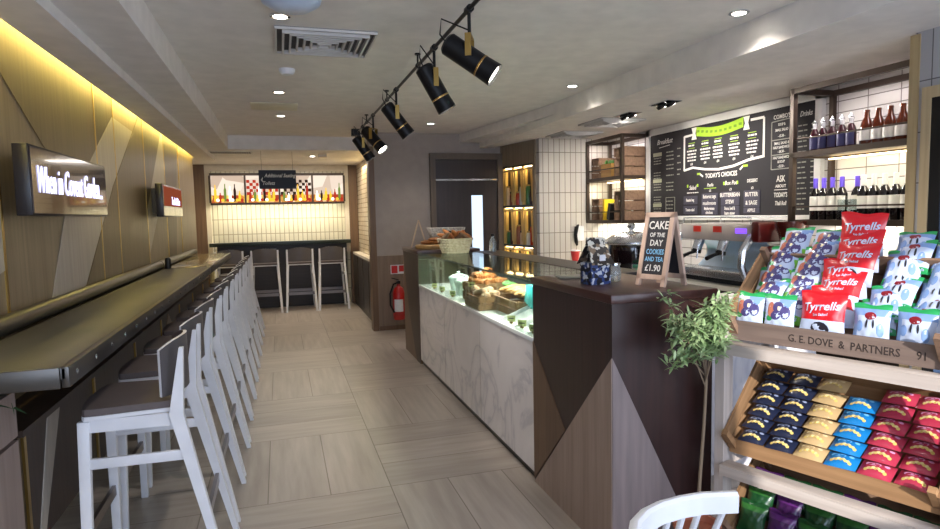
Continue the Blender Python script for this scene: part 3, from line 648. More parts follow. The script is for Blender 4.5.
for k, (x, y, r, lb) in enumerate(((1.455, 3.62, 0.1, 'white sloping food tray behind the small price cards'), (1.46, 3.36, -0.05, 'white sloping food tray nearest the dark counter end'))):
    t = thing('food_tray', lb, 'tray', M=T(x, y, 0.82) @ RZ(r) @ RY(-0.35))
    b = MB(); b.box(-0.12, 0.16, -0.12, 0.12, 0.012, 0.02, bev=0.002); b.build('tray', M_WHITE, t)
    b = MB(); b.box(-0.12, 0.16, -0.12, -0.112, 0.02, 0.045); b.box(-0.12, 0.16, 0.112, 0.12, 0.02, 0.045); b.build('rim', M_WHITE, t)
for k in range(5):
    b = MB(); b.box(-0.07, 0.07, -0.001, 0.001, 0, 0.13)
    one(b, 'teal_wrapper', M_TEAL, ['nearest', 'second', 'middle', 'fourth', 'farthest'][k] + ' folded teal wrapper leaning behind the white trays', 'wrapper', M=T(1.50 + 0.012 * k, 3.44 + 0.055 * k, 0.90 + 0.008 * k) @ RZ(-1.0 + 0.12 * k) @ RX(-0.35 - 0.08 * k), group='teal wrappers in the case')
M_TAG = mat('price_card', (214, 220, 150), 0.6)
tags = [(5.62, 'farthest small price card on the white shelf edge'), (5.33, 'second small price card, in front of the crocks'), (4.98, 'price card in front of the near crock'), (3.60, 'price card on clip before the white tray'), (3.42, 'price card on clip nearest the dark counter'), (3.24, 'price card at the near corner of the display case')]
t0 = None
for y, lb in tags:
    if t0 is None:
        t0 = thing('price_card', lb, 'price card', (1.36, y, 0.816), 0.75, 'price cards in the case')
        MB().box(-0.001, 0.001, -0.028, 0.028, 0.012, 0.05).build('card', M_TAG, t0); MB().box(-0.006, 0.008, -0.01, 0.01, 0, 0.013).build('clip', M_BRASS, t0)
        MB().box(-0.0022, -0.001, -0.018, 0.018, 0.028, 0.034).build('print', M_BLACK, t0)
    else: dup(t0, (1.36, y, 0.816), 0.75, lb)
dup(t0, (1.40, 4.56, 0.93), 0.75, 'price card pinned on the tall croissant crate')

# ---------------- on top of the case
def a_board(label, M, w, h, spread, frame_m, rows, boards=('chalk_panel',)):
    t = thing('chalk_sign', label, 'sign', M=M)
    for s in (-1, 1):
        # leaf leaning: bottom at y=s*spread, top at y=0
        L = math.hypot(h, spread); A = T(0, s * spread, 0) @ RX(s * math.atan2(spread, h)) 
        fr = 0.022 * w / 0.16
        b = MB(); th = 0.007
        b.box(-w / 2, -w / 2 + fr, -th, th, 0, L, M=A); b.box(w / 2 - fr, w / 2, -th, th, 0, L, M=A); b.box(-w / 2, w / 2, -th, th, L - fr, L, M=A); b.box(-w / 2, w / 2, -th, th, 0.09 * L, 0.09 * L + fr, M=A)
        b.build('frame', frame_m, t)
        MB().box(-w / 2 + fr, w / 2 - fr, -0.002, 0.002, 0.09 * L + fr, L - fr, M=A).build('chalk_panel', M_CHALK, t)
        if s == -1 and rows:
            b = MB()
            for txt, sz, zz, mm, ws in rows: b.text(txt, sz, A @ T(0, -0.0035, zz * L) @ FY, mm, ext=0.0005, wscale=ws, bold=sz * 0.012)
            b.build('chalk_writing', None, t)
    return t
PINK = wood('pinkish_wood', (206, 178, 158), (188, 158, 138), 'z', 0.5)
BLUEC = mat('chalk_blue', (130, 190, 230), 0.7)
a_board('chalk A-board listing cake of the day on the walnut counter', T(1.685, 2.485, 1.156) @ RZ(-1.28), 0.165, 0.335, 0.075, PINK,
        [('CAKE', 0.052, 0.82, M_CHALKW, 0.85), ('OF THE', 0.028, 0.69, M_CHALKW, 0.9), ('DAY', 0.04, 0.58, M_CHALKW, 0.9), ('COOKIES', 0.034, 0.46, BLUEC, 0.7), ('AND TEA', 0.03, 0.36, BLUEC, 0.8), ('£1.90', 0.042, 0.24, M_CHALKW, 0.95)])
a_board('small wooden A-frame sign seen edge on at the far counter end', T(1.46, 6.70, 1.153) @ RZ(1.37), 0.2, 0.3, 0.085, wood('pale_frame', (214, 190, 160), (196, 170, 140), 'z'), [])
wb = thing('bread_board', 'round wooden board stacked with flat loaves beside the far A-frame', 'board', (1.54, 6.32, 1.153))
MB().lathe([(0, 0), (0.19, 0), (0.2, 0.01), (0.2, 0.035), (0.19, 0.045), (0, 0.045)], n=28).build('board', wood('log_board', (176, 140, 84), (150, 112, 62), 'x'), wb)
for i, (dx, dy) in enumerate(((-0.06, 0.02), (0.06, -0.03), (0.0, 0.08), (0.02, 0.0))):
    b = MB(); b.blob((0, 0, 0), (0.085, 0.06, 0.022), 9, noise=0.003); one(b, 'flat_loaf', M_CRUST, ['flat loaf at the left of the round wooden board', 'flat loaf at the right of the round wooden board', 'flat loaf at the far side of the round wooden board', 'flat loaf lying on top of the others on the round board'][i], 'bread', (1.54 + dx, 6.32 + dy, 1.22 + 0.03 * (i > 2)), 'flat loaves on the board')
pc = thing('carry_box', 'white patterned card box with handle hole behind the bread basket', 'box', (1.76, 6.66, 1.153), 0.0)
b = MB(); b.hexa([(-0.13, -0.06, 0), (0.13, -0.06, 0), (0.13, 0.06, 0), (-0.13, 0.06, 0), (-0.2, -0.09, 0.21), (0.2, -0.09, 0.21), (0.2, 0.09, 0.21), (-0.2, 0.09, 0.21)])
b.build('body', mat('speckled_card', (232, 230, 222), 0.6, col2=(150, 146, 138), scale=60), pc)
MB().box(-0.035, 0.035, -0.088, -0.082, 0.15, 0.175).build('handle_hole', M_BLACK, pc)
def basket(label, loc, w, d, h, rz, m):
    t = thing('wicker_basket', label, 'basket', loc, rz)
    b = MB(); nz = 9; N = 40
    for k in range(nz):
        z = h * (k + .5) / nz; f = 0.72 + 0.28 * z / h; pts = []
        for j in range(N + 1):
            a = 2 * PI * j / N; ca, sa = math.cos(a), math.sin(a); e = 0.6
            wv = 1 + 0.02 * (1 if (j + k) % 2 else -1)
            pts.append((math.copysign(abs(ca) ** e, ca) * w / 2 * f * wv, math.copysign(abs(sa) ** e, sa) * d / 2 * f * wv, z))
        b.sweep(pts, h / nz * 0.62, 6)
    b.build('weave', m, t); MB().box(-w * .34, w * .34, -d * .34, d * .34, 0, 0.012).build('base', m, t)
    return t
basket('pale wicker basket of small baguettes on the display case', (1.62, 5.8, 1.134), 0.32, 0.26, 0.14, 0.0, mat('wicker', (206, 192, 164), 0.7, col2=(176, 158, 128), scale=40))
for i in range(11):
    b = MB(); b.blob((0, 0, 0), (0.085, 0.024, 0.022), 8, noise=0.002); s = random.choice((-1, 1))
    one(b, 'small_baguette', M_CRUST if i % 3 else mat('seeded_crust', (110, 84, 60), 0.7), ['leftmost', 'second', 'third', 'fourth', 'fifth', 'middle', 'seventh', 'eighth', 'ninth', 'tenth', 'rightmost'][i] + ' small baguette in the pale wicker basket, counted along it', 'baguette', M=T(1.50 + 0.024 * i, 5.8 + random.uniform(-.05, .05), 1.28 + 0.018 * (i % 3)) @ RZ(random.uniform(-1, 1)) @ RY(-s * random.uniform(.2, .75)), group='baguettes in the basket')
wb2 = thing('water_bottle', 'clear capped bottle on the counter beside the bright door panel', 'bottle', (1.98, 5.72, 1.134))
# stands on a rear shelf of the island
sh = MB(); sh.box(1.86, 2.15, 3.3, 6.0, 1.10, 1.13); 
srv = thing('service_shelf', 'dark service shelf behind the glass display case', 'shelf', (2.0, 4.6, 0)); sh.build('shelf_board', M_DARK, srv, True); MB().box(1.96, 2.14, 3.35, 5.95, 0, 1.10).build('body', M_DARK, srv, True)
MB().lathe([(0, 0), (0.034, 0), (0.036, 0.01), (0.036, 0.1), (0.016, 0.13), (0.015, 0.15), (0, 0.15)], n=16).build('body', mat('bottle_clear', (200, 210, 212), 0.1, trans=0.8), wb2)
MB().cyl((0, 0, 0.15), (0, 0, 0.175), 0.02).build('cap', M_BLACK, wb2)
# ---------------- on the walnut counter
hb = thing('gift_box', 'house shaped patterned gift box on the walnut counter corner', 'box', M=T(1.44, 2.66, 1.156) @ RZ(0.15) @ Matrix.Scale(0.95, 4))
def pat_mat(name, c1, c2, c3, sc):
    m = bpy.data.materials.new(name); m.use_nodes = True; nt = m.node_tree; b = nt.nodes['Principled BSDF']
    tc = nt.nodes.new('ShaderNodeTexCoord'); v = nt.nodes.new('ShaderNodeTexVoronoi'); v.inputs['Scale'].default_value = sc; nt.links.new(tc.outputs['Object'], v.inputs['Vector'])
    r = nt.nodes.new('ShaderNodeValToRGB'); r.color_ramp.interpolation = 'CONSTANT'; e = r.color_ramp.elements; e[0].color = lin(c1); e[1].position = 0.45; e[1].color = lin(c2); x = e.new(0.72); x.color = lin(c3)
    nt.links.new(v.outputs['Color'], r.inputs[0]); nt.links.new(r.outputs[0], b.inputs['Base Color']); b.inputs['Roughness'].default_value = 0.35; return m
MB().box(-0.06, 0.06, -0.045, 0.045, 0, 0.11).build('walls', pat_mat('box_navy', (20, 22, 34), (44, 66, 120), (190, 196, 206), 60), hb)
b = MB(); b.poly([(-0.07, -0.065, 0.10), (0.07, -0.065, 0.10), (0.055, -0.005, 0.205), (-0.055, -0.005, 0.205)], (0, 0.003, 0.002)); b.poly([(-0.07, 0.065, 0.10), (0.07, 0.065, 0.10), (0.055, 0.005, 0.205), (-0.055, 0.005, 0.205)], (0, -0.003, 0.002)); b.box(-0.055, 0.055, -0.006, 0.006, 0.2, 0.235)
b.build('roof', pat_mat('box_roof', (40, 36, 34), (206, 202, 190), (120, 100, 80), 55), hb)
MB().poly([(0.06, -0.045, 0.11), (0.06, 0.045, 0.11), (0.06, 0, 0.19)], (-0.003, 0, 0)).build('gable', mat('brown_card', (120, 80, 56), 0.7), hb)
MB().box(-0.02, 0.015, -0.062, -0.058, 0.12, 0.15, M=None).build('paper_label', M_WHITE, hb)
one(MB().box(-0.075, 0.075, -0.06, 0.06, 0, 0.008, bev=0.003), 'serving_slate', mat('slate_grey', (120, 120, 112), 0.35), 'flat grey serving slate lying on the walnut counter', 'board', M=T(1.47, 2.98, 1.156) @ RZ(-0.2))
jar = thing('glass_jar', 'small clear glass jar beside the chalk A-board', 'jar', (1.58, 2.72, 1.156))
MB().lathe([(0, 0), (0.026, 0), (0.03, 0.006), (0.03, 0.06), (0.024, 0.07), (0.024, 0.08), (0, 0.08)], n=16).build('body', mat('jar_clear', (210, 214, 212), 0.1, trans=0.7), jar); MB().cyl((0, 0, 0.08), (0, 0, 0.09), 0.027).build('lid', M_CHROME, jar)

# ================================================================== BACK COUNTER AND MACHINES
bk = thing('rear_worktop', 'pale rear worktop along the menu wall carrying the coffee machine', 'counter', (3.75, 5, 0))
MB().box(3.42, 4.088, 2.65, 7.14, 0.84, 0.88).build('worktop', mat('pale_top', (222, 218, 208), 0.25), bk, True)
MB().box(3.46, 4.088, 2.65, 7.14, 0.0, 0.84).build('cabinet', M_DARK, bk, True)
em = thing('espresso_machine', 'wide chrome two group espresso machine with blue reflections', 'coffee machine', (3.66, 4.42, 0.882))
b = MB(); b.box(3.56, 3.95, 3.97, 4.87, 0.93, 0.99, bev=0.01); b.box(3.44, 3.80, 3.98, 4.86, 0.93, 1.0, bev=0.008); b.build('drip_base', M_SATIN, em, True)
for y in (4.05, 4.8):
    for x in (3.5, 3.88): MB().cyl((x, y, 0.882), (x, y, 0.93), 0.02).build('foot', M_BLACK, em, True)
b = MB(); b.grid(16, 8, lambda u, v: Vector((3.66 + 0.10 * math.sin(PI * v), 4.02 + 0.80 * u, 1.0 + 0.26 * v))); b.build('splash_panel', mat('daylight_tint_chrome', (190, 214, 236), 0.34, 0.7), em, True, recalc=False)  # daylight reflection put into the splash panel's blue colour
b = MB(); b.box(3.50, 3.95, 3.98, 4.86, 1.24, 1.38, bev=0.015); b.build('upper_body', mat('machine_cream', (224, 214, 208), 0.25, 0.4), em, True)
for y in (4.62, 4.36): MB().box(3.494, 3.50, y - 0.05, y + 0.05, 1.31, 1.36).build('red_badge', mat('badge_red', (206, 56, 44), 0.4), em, True)
MB().box(3.492, 3.50, 4.02, 4.14, 1.305, 1.345).build('display', emit('violet_display', (96, 60, 200), 2.0), em, True)
for y in (3.98, 4.86):
    b = MB(); pts = [(3.46, y, 0.96), (3.42, y, 1.05), (3.43, y, 1.17), (3.50, y, 1.27), (3.6, y, 1.34)]
    b.sweep(pts, [0.025, 0.03, 0.034, 0.03, 0.02], 10); b.build('side_arch', M_SATIN, em, True)
for y in (4.66, 4.34):
    gh_ = MB().cyl((3.56, y, 1.24), (3.52, y, 1.15), 0.045, 0.04).build('group_head', M_SATIN, em, True)
    b = MB(); b.cyl((3.52, y, 1.15), (3.515, y, 1.12), 0.042); b.sweep([(3.50, y, 1.13), (3.44, y - 0.02, 1.125), (3.34, y - 0.05, 1.10)], [0.012, 0.014, 0.018], 8); b.build('portafilter', M_BLACK, gh_, True)
    MB().sweep([(3.50, y - 0.1, 1.24), (3.46, y - 0.1, 1.2), (3.45, y - 0.1, 1.08)], 0.006, 6).build('steam_wand', M_SATIN, em, True)
b = MB()
b.sweep([(3.52, 4.0, 1.38), (3.52, 4.0, 1.43), (3.52, 4.84, 1.43), (3.52, 4.84, 1.38)], 0.006, 6); b.sweep([(3.92, 4.0, 1.38), (3.92, 4.0, 1.43), (3.92, 4.84, 1.43), (3.92, 4.84, 1.38)], 0.006, 6); b.build('cup_rail', M_SATIN, em, True)
MB().box(3.44, 3.56, 4.0, 4.84, 0.895, 0.93).build('front_panel', mat('machine_dark_steel', (90, 96, 104), 0.25, 0.9), em, True)
MB().box(3.47, 3.95, 3.86, 3.95, 1.24, 1.40, bev=0.02).build('side_panel', mat('maroon', (92, 22, 20), 0.3, coat=0.5), em, True)
MB().box(3.45, 3.8, 3.88, 3.955, 0.90, 1.02, bev=0.01).build('lower_panel', mat('maroon', (92, 22, 20)), em, True)
gr = thing('coffee_grinder', 'dark red coffee grinder beside the right end of the espresso machine', 'grinder', (3.62, 3.70, 0.882))
MB().box(3.5, 3.76, 3.60, 3.82, 0.882, 1.22, bev=0.02).build('body', mat('maroon', (92, 22, 20), 0.3, coat=0.5), gr, True)
MB().lathe([(0.05, 0), (0.11, 0.16), (0.11, 0.18), (0, 0.18)], (3.62, 3.71, 1.22), 20, None).build('hopper', mat('hopper_brown', (76, 28, 22), 0.2, coat=0.6), gr, True)
MB().box(3.40, 3.5, 3.67, 3.75, 1.02, 1.06).build('fork', M_CHROME, gr, True)
du = thing('soup_urn', 'steel domed urn with dark glass body on the rear worktop', 'urn', (3.66, 5.95, 0.882))
MB().lathe([(0, 0), (0.26, 0), (0.28, 0.01), (0.28, 0.06), (0, 0.06)], n=28).build('base', M_CHROME, du)
MB().lathe([(0, 0.061), (0.25, 0.061), (0.26, 0.2), (0.25, 0.262), (0, 0.262)], n=28).build('body', mat('smoked_glass', (24, 14, 18), 0.08, coat=1.0), du)
MB().lathe([(0, 0.263), (0.29, 0.263), (0.3, 0.275), (0.3, 0.29), (0.27, 0.315), (0.2, 0.36), (0.1, 0.392), (0.03, 0.4), (0.022, 0.42), (0.045, 0.44), (0.048, 0.465), (0.03, 0.485), (0, 0.49)], n=32).build('dome_lid', M_SATIN, du)
tr = one(MB().box(-0.16, 0.16, -0.12, 0.12, 0, 0.04, bev=0.01), 'green_tray', mat('mint_green', (60, 176, 130), 0.5), 'mint green tray on the rear worktop in front of the urn', 'tray', (3.56, 5.35, 0.882))
cup = thing('paper_cup', 'red paper cup standing by the tall tiled wall', 'cup', (3.5, 6.98, 0.882))
MB().lathe([(0, 0), (0.038, 0), (0.055, 0.13), (0.058, 0.13), (0.058, 0.138), (0, 0.138)], n=18).build('cup', mat('cup_red', (190, 50, 50), 0.5), cup); MB().lathe([(0, 0.139), (0.06, 0.139), (0.055, 0.152), (0, 0.152)], n=18).build('lid', M_WHITE, cup)
one(MB().lathe([(0, 0), (0.08, 0), (0.13, 0.035), (0.135, 0.04), (0, 0.03)], n=20), 'yellow_dish', mat('dish_yellow', (240, 186, 20), 0.4), 'bright yellow dish on the rear worktop left of the urn', 'dish', (3.52, 6.62, 0.882))
pb = one(MB().lathe([(0, 0), (0.06, 0), (0.12, 0.06), (0.11, 0.06), (0.05, 0.01), (0, 0.01)], n=20), 'white_bowl', M_WHITE, 'white bowl on the rear worktop beside the yellow dish', 'bowl', (3.62, 6.32, 0.882))
ph = thing('wall_telephone', 'black curved handset on a white holder on the tall tiles', 'telephone', (3.58, 7.14, 1.15))
b = MB(); b.sweep([(3.60, 7.09, 1.34), (3.56, 7.06, 1.31), (3.545, 7.06, 1.22), (3.555, 7.06, 1.13), (3.58, 7.09, 1.09)], [0.014, 0.024, 0.022, 0.024, 0.014], 8); b.build('handset', M_BLACK, ph, True)
MB().box(3.57, 3.68, 7.09, 7.149, 1.14, 1.33, bev=0.01).build('holder', M_WHITE, ph, True)

# ================================================================== MENU BOARD ON THE RIGHT WALL
mn = thing('menu_board', 'long chalkboard menu in a white frame on the right wall', 'menu', (4.07, 5.1, 1.4))
MB().box(4.06, 4.088, 3.92, 6.22, 1.44, 2.36).build('board', M_CHALK, mn, True)
b = MB(); b.box(4.045, 4.088, 6.20, 6.27, 1.40, 2.41); b.box(4.045, 4.088, 3.86, 6.27, 2.34, 2.41); b.box(4.045, 4.088, 3.86, 3.92, 1.40, 2.41); b.box(4.045, 4.088, 3.86, 6.27, 1.40, 1.44); b.build('frame', mat('frame_white', (224, 222, 218), 0.5), mn, True)
W = MB(); bx = 4.058
def wt(s, y, z, sz, m=M_CHALKW, sh=0, ws=1.0, al='CENTER'): W.text(s, sz, T(bx, y, z) @ FX, m, al, sh, 0.0005, ws, bold=sz * 0.012)
def ln(y0, z0, y1, z1, w=0.02, m=M_CHALKW): W.bar((bx, y0, z0), (bx, y1, z1), w, 0.003, m, (1, 0, 0))
def scr(y, z, w, m=M_CHALKW, h=0.012):      # one line of tiny illegible chalk words
    x = y + w / 2
    while x > y - w / 2 + 0.01:
        l = random.uniform(0.02, 0.05); l = min(l, x - (y - w / 2)); W.box(bx - 0.001, bx + 0.001, x - l, x, z - h / 2, z + h / 2, m); x -= l + 0.010
wt('Breakfast', 5.93, 2.25, 0.075, sh=0.3); ln(6.03, 2.19, 5.83, 2.205, 0.006)
for k, z in enumerate((2.12, 1.96, 1.83, 1.69, 1.56)):
    if k % 2 == 0: W.box(bx - 0.002, bx, 5.98, 6.14, z - 0.02, z + 0.02, mat('ribbon_grey', (176, 176, 150), 0.7))
    for j in range(3): scr(6.06, z - 0.04 - 0.03 * j, 0.14, mat('chalk_dim', (150, 150, 140), 0.8), 0.009)
for z in (2.13, 2.09, 2.05, 1.99, 1.95, 1.88, 1.80, 1.76, 1.72, 1.60, 1.56, 1.52): scr(5.83, z, 0.13, mat('chalk_dim', (150, 150, 140)), 0.012)
for z in (2.15, 2.07, 2.0, 1.93, 1.88): scr(5.67, z, 0.06, mat('chalk_dim', (150, 150, 140)), 0.012)
for y0, y1, z0, z1 in ((5.74, 5.9, 1.48, 1.64),): [ln(*q, 0.006, mat('chalk_dim', (150, 150, 140))) for q in ((y0, z0, y1, z0), (y0, z1, y1, z1), (y0, z0, y0, z1), (y1, z0, y1, z1))]
# framed centre with green banner
ln(5.58, 1.905, 5.58, 2.26, 0.022); ln(4.47, 1.945, 4.47, 2.29, 0.022); ln(5.58, 2.255, 5.42, 2.262, 0.022); ln(4.63, 2.29, 4.47, 2.29, 0.022)
pp = [(5.58, 1.91), (5.44, 1.93), (5.25, 1.90), (5.05, 1.885), (4.85, 1.90), (4.65, 1.94), (4.47, 1.955)]
for a_, b_ in zip(pp, pp[1:]): ln(*a_, *b_, 0.022)
for i in range(10):
    y0 = 5.38 - 0.066 * i; y1 = y0 - 0.067; f = lambda y: 2.285 - 0.035 * math.sin((5.38 - y) / 0.66 * PI)
    W.poly([(bx - 0.003, y0, f(y0) - 0.045), (bx - 0.003, y1, f(y1) - 0.045), (bx - 0.003, y1, f(y1) + 0.045), (bx - 0.003, y0, f(y0) + 0.045)], (-0.002, 0, 0), M_GREEN)
    W.box(bx - 0.006, bx - 0.005, y1 + 0.02, y0 - 0.01, f(y0) - 0.012, f(y0) + 0.012, mat('banner_ink', (112, 150, 40), 0.7))
for y in (5.42, 4.68): W.poly([(bx - 0.002, y + 0.04, 2.21), (bx - 0.002, y - 0.04, 2.21), (bx - 0.002, y - 0.02, 2.27), (bx - 0.002, y - 0.04, 2.33), (bx - 0.002, y + 0.04, 2.33), (bx - 0.002, y + 0.02, 2.27)], (-0.001, 0, 0), M_CHALKW)
for k, y in enumerate((5.46, 5.25, 5.06, 4.84, 4.61)):
    W.box(bx - 0.002, bx, y - 0.05, y + 0.05, 2.175, 2.182, M_GREEN); scr(y, 2.155, 0.11, M_CHALKW, 0.016); W.box(bx - 0.002, bx, y - 0.05, y + 0.05, 2.125, 2.13, M_GREEN)
    for j in range(4): scr(y, 2.10 - 0.032 * j, 0.15 - 0.02 * (j % 2), M_CHALKW, 0.015)
    wt('£4', y, 1.965, 0.035)
wt("TODAY'S CHOICES", 5.02, 1.83, 0.062, ws=0.85)
ln(5.33, 1.86, 5.28, 1.83, 0.016); ln(4.76, 1.86, 4.72, 1.89, 0.016); W.box(bx - 0.002, bx, 4.66, 4.72, 1.88, 1.90, M_GREEN); W.box(bx - 0.002, bx, 5.32, 5.37, 1.85, 1.87, M_GREEN)
wt('Salad', 5.44, 1.725, 0.06, sh=0.2, ws=0.9); wt('Paella', 5.17, 1.74, 0.045, sh=0.2, ws=0.9); wt('Box Pot', 4.88, 1.745, 0.055, sh=0.2, ws=0.9); wt('DESSERT', 4.60, 1.75, 0.042, ws=0.8)
W.box(bx - 0.002, bx, 5.08, 5.26, 1.705, 1.712, M_GREEN)
for y in (5.52, 5.36, 4.97, 4.79): W.box(bx - 0.002, bx, y - 0.01, y + 0.01, 1.73, 1.76, M_GREEN)
for y in (5.17, 4.88, 4.6): wt('£3', y, 1.685, 0.03)
scr(5.44, 1.675, 0.18, M_CHALKW, 0.01)
# list column
for q in ((4.38, 1.83, 4.38, 2.23), (4.16, 1.83, 4.16, 2.24), (4.38, 1.83, 4.16, 1.83), (4.38, 2.23, 4.16, 2.24), (4.38, 2.075, 4.16, 2.075), (4.38, 1.95, 4.16, 1.95)): ln(*q, 0.008, mat('chalk_dim', (150, 150, 140)))
wt("COMBO'S", 4.27, 2.265, 0.05, ws=0.85)
for s, z in (('SOUP &', 2.20), ('SMALL SALAD', 2.155), ('- £5.50 -', 2.105), ('SMALL SALAD &', 2.045), ('HALF SANDWICH', 2.01), ('- £6.50 -', 1.975), ('HALF SANDWICH', 1.925), ('& SOUP', 1.89), ('- £5.50 -', 1.852)): wt(s, 4.27, z, 0.032, ws=0.72)
wt('ASK', 4.27, 1.745, 0.075, ws=0.7); wt('ABOUT', 4.27, 1.685, 0.035); ln(4.34, 1.655, 4.2, 1.655, 0.005); wt("TODAY'S", 4.27, 1.61, 0.055, ws=0.65); wt('Thali Roll', 4.27, 1.54, 0.05, sh=0.2, ws=0.65)
wt('Drinks', 4.02, 2.25, 0.06, sh=0.3, ws=0.75)
for z in [2.16 - 0.042 * i for i in range(17)]: scr(4.05, z, 0.09, mat('chalk_dim', (150, 150, 140)), 0.01); W.box(bx - .001, bx + .001, 3.935, 3.965, z - .005, z + .005, MC['chalk_dim'])
W.build('chalk_writing', None, mn, True)
# small hanging slates with today's dishes
M_SLATE = mat('slate_panel', (66, 64, 78), 0.5)
for i, (y, z, w, h, ls) in enumerate(((5.47, 1.60, 0.22, 0.085, ('Roasted veg',)), (5.47, 1.50, 0.22, 0.085, ('Tomato salad',)), (5.17, 1.595, 0.24, 0.13, ('Butternut sage', 'mushroom')), (5.17, 1.49, 0.24, 0.08, ('Mediterranean', 'chicken')), (4.88, 1.60, 0.25, 0.13, ('BUTTERBEAN', 'STEW')), (4.88, 1.485, 0.25, 0.09, ('Beans, beef &', 'ham stew')), (4.60, 1.59, 0.2, 0.15, ('BUTTER', '& SAGE')), (4.60, 1.485, 0.2, 0.05, ('APPLE',)))):
    MB().box(4.052, 4.059, y - w / 2, y + w / 2, z - h / 2, z + h / 2).build('slate', M_SLATE, mn, True)
    q = MB(); 
    for k, s in enumerate(ls): q.text(s, 0.042 if len(ls) < 2 or h < .12 else 0.052, T(4.0495, y, z + (0 if len(ls) == 1 else (0.25 - 0.5 * k) * h)) @ FX, M_CHALKW, wscale=0.62 if len(s) > 10 else 0.85, ext=0.0005, bold=0.001)
    q.build('slate_writing', None, mn, True)
# ================================================================== HANGING SHELF FRAMES
def shelf_frame(name, label, x0, x1, y0, y1, zs, ztop):
    t = thing(name, label, 'shelf', ((x0 + x1) / 2, (y0 + y1) / 2, zs[0]))
    b = MB(); r = 0.018
    for x in (x0, x1):
        for y in (y0, y1): b.box(x - r if x == x0 else x - 2 * r, x + r if x == x0 else x, y - r, y + r, zs[0], ztop)
    for z in (zs[0], zs[1], ztop - 0.04):
        h = 0.04
        b.box(x0 - r, x0 + r, y0, y1, z, z + h); b.box(x1 - 2 * r, x1, y0, y1, z, z + h)
        for y in (y0, y1): b.box(x0, x1, y - r, y + r, z, z + h)
    b.build('frame', M_FRAME, t, True)
    for z in zs: MB().box(x0 + r, x1 - 2 * r, y0 + r, y1 - r, z + 0.012, z + 0.03).build('shelf_board', M_FRAME, t, True)
    for z in zs: MB().box(x0 - 0.006, x0 + 0.006, y0, y1, z + 0.13, z + 0.142).build('guard_rail', M_FRAME, t, True)
    MB().box(x1 - 0.08, x1 - 0.06, y0 + 0.03, y1 - 0.03, zs[1] - 0.012, zs[1] - 0.002).build('light_strip', M_LED, t, True)
    light('shelf_glow', 'AREA', (x0 + 0.06, (y0 + y1) / 2, zs[1] - 0.015), 3.6 * (y1 - y0), (1, 0.93, 0.74), (0.35, 0, -1), parent=t, shape='RECTANGLE', size=0.05, size_y=(y1 - y0) * 0.9)
    light('shelf_glow_low', 'AREA', ((x0 + x1) / 2 + 0.05, (y0 + y1) / 2, zs[0] - 0.01), 5 * (y1 - y0), (1, 0.94, 0.78), (0.3, 0, -1), parent=t, shape='RECTANGLE', size=0.05, size_y=(y1 - y0) * 0.9)
    light('shelf_glow_top', 'AREA', (x0 + 0.06, (y0 + y1) / 2, ztop - 0.05), 2.0 * (y1 - y0), (1, 0.88, 0.86), (0.3, 0, -1), parent=t, shape='RECTANGLE', size=0.05, size_y=(y1 - y0) * 0.9)
    return t
shelf_frame('shelf_frame', 'bronze metal shelf frame with wooden crates left of the menu', 3.75, 4.088, 6.29, 7.12, (1.36, 1.87), 2.38)
shelf_frame('shelf_frame', 'bronze metal shelf frame with bottles right of the menu', 3.70, 4.088, 2.66, 3.78, (1.37, 1.87), 2.38)
# crates and goods in the left frame
def shelf_crate(lb, y, z, w, h, front=False):
    t = thing('wooden_crate', lb, 'crate', (3.925, y, z), PI / 2, 'crates in the left shelf frame')
    d_ = 0.27; nb = 3; th = 0.01; m = M_CRATED if not front else M_CRATE
    # upright crate, open side facing the room (-x)
    for k in range(nb):
        pass
    b = MB(); b.box(-w / 2, w / 2, -d_ / 2 , -d_ / 2 + th, 0, h); b.build('back_board', m, t)
    for s in (-1, 1):
        b = MB()
        for k in range(nb): b.box(s * w / 2 - s * th, s * w / 2, -d_ / 2 + th, d_ / 2, k * h / nb + 0.006, (k + 1) * h / nb - 0.006)
        b.build('side_slats', m, t)
    MB().box(-w / 2 + th, w / 2 - th, -d_ / 2 + th, d_ / 2, 0, th).build('base', m, t); MB().box(-w / 2 + th, w / 2 - th, -d_ / 2 + th, d_ / 2, h - th, h).build('top_board', m, t)
    b = MB()
    for s in (-1, 1): b.bar((s * (w / 2 - 0.015), d_ / 2, h * 0.95), (s * 0.03, d_ / 2, h * 0.55), 0.012, 0.008, None, (0, 1, 0))
    b.build('brace', m, t)
    return t
zA, zB = 1.901, 1.391
shelf_crate('upright crate at the far left of the upper crate shelf', 6.99, zA, 0.19, 0.26)
shelf_crate('tall upright crate nearest the front post on the upper shelf', 6.42, zA, 0.24, 0.34)
shelf_crate('upright crate at the far left of the lower crate shelf', 6.99, zB, 0.19, 0.27)
shelf_crate('tall upright crate nearest the front post on the lower shelf', 6.42, zB, 0.24, 0.35)
pt = thing('planted_crate', 'yellowish wooden box with green plants on the upper crate shelf', 'planter', (3.88, 6.71, zA))
MB().box(-0.1, 0.1, -0.12, 0.12, 0, 0.17).build('box', wood('ochre_wood', (176, 134, 70), (150, 110, 54), 'y'), pt); MB().box(0.1, 0.112, -0.12, 0.12, 0.0, 0.3).build('back_board', M_CRATED, pt)
b = MB()
for i in range(140): leaf(b, (random.uniform(-.08, .08), random.uniform(-.1, .1), 0.17), (random.uniform(-.6, .6), random.uniform(-.6, .6), 1), random.uniform(0.03, 0.08), 0.016)
b.build('foliage', mat('herb_green', (70, 128, 60), 0.5), pt, recalc=False)
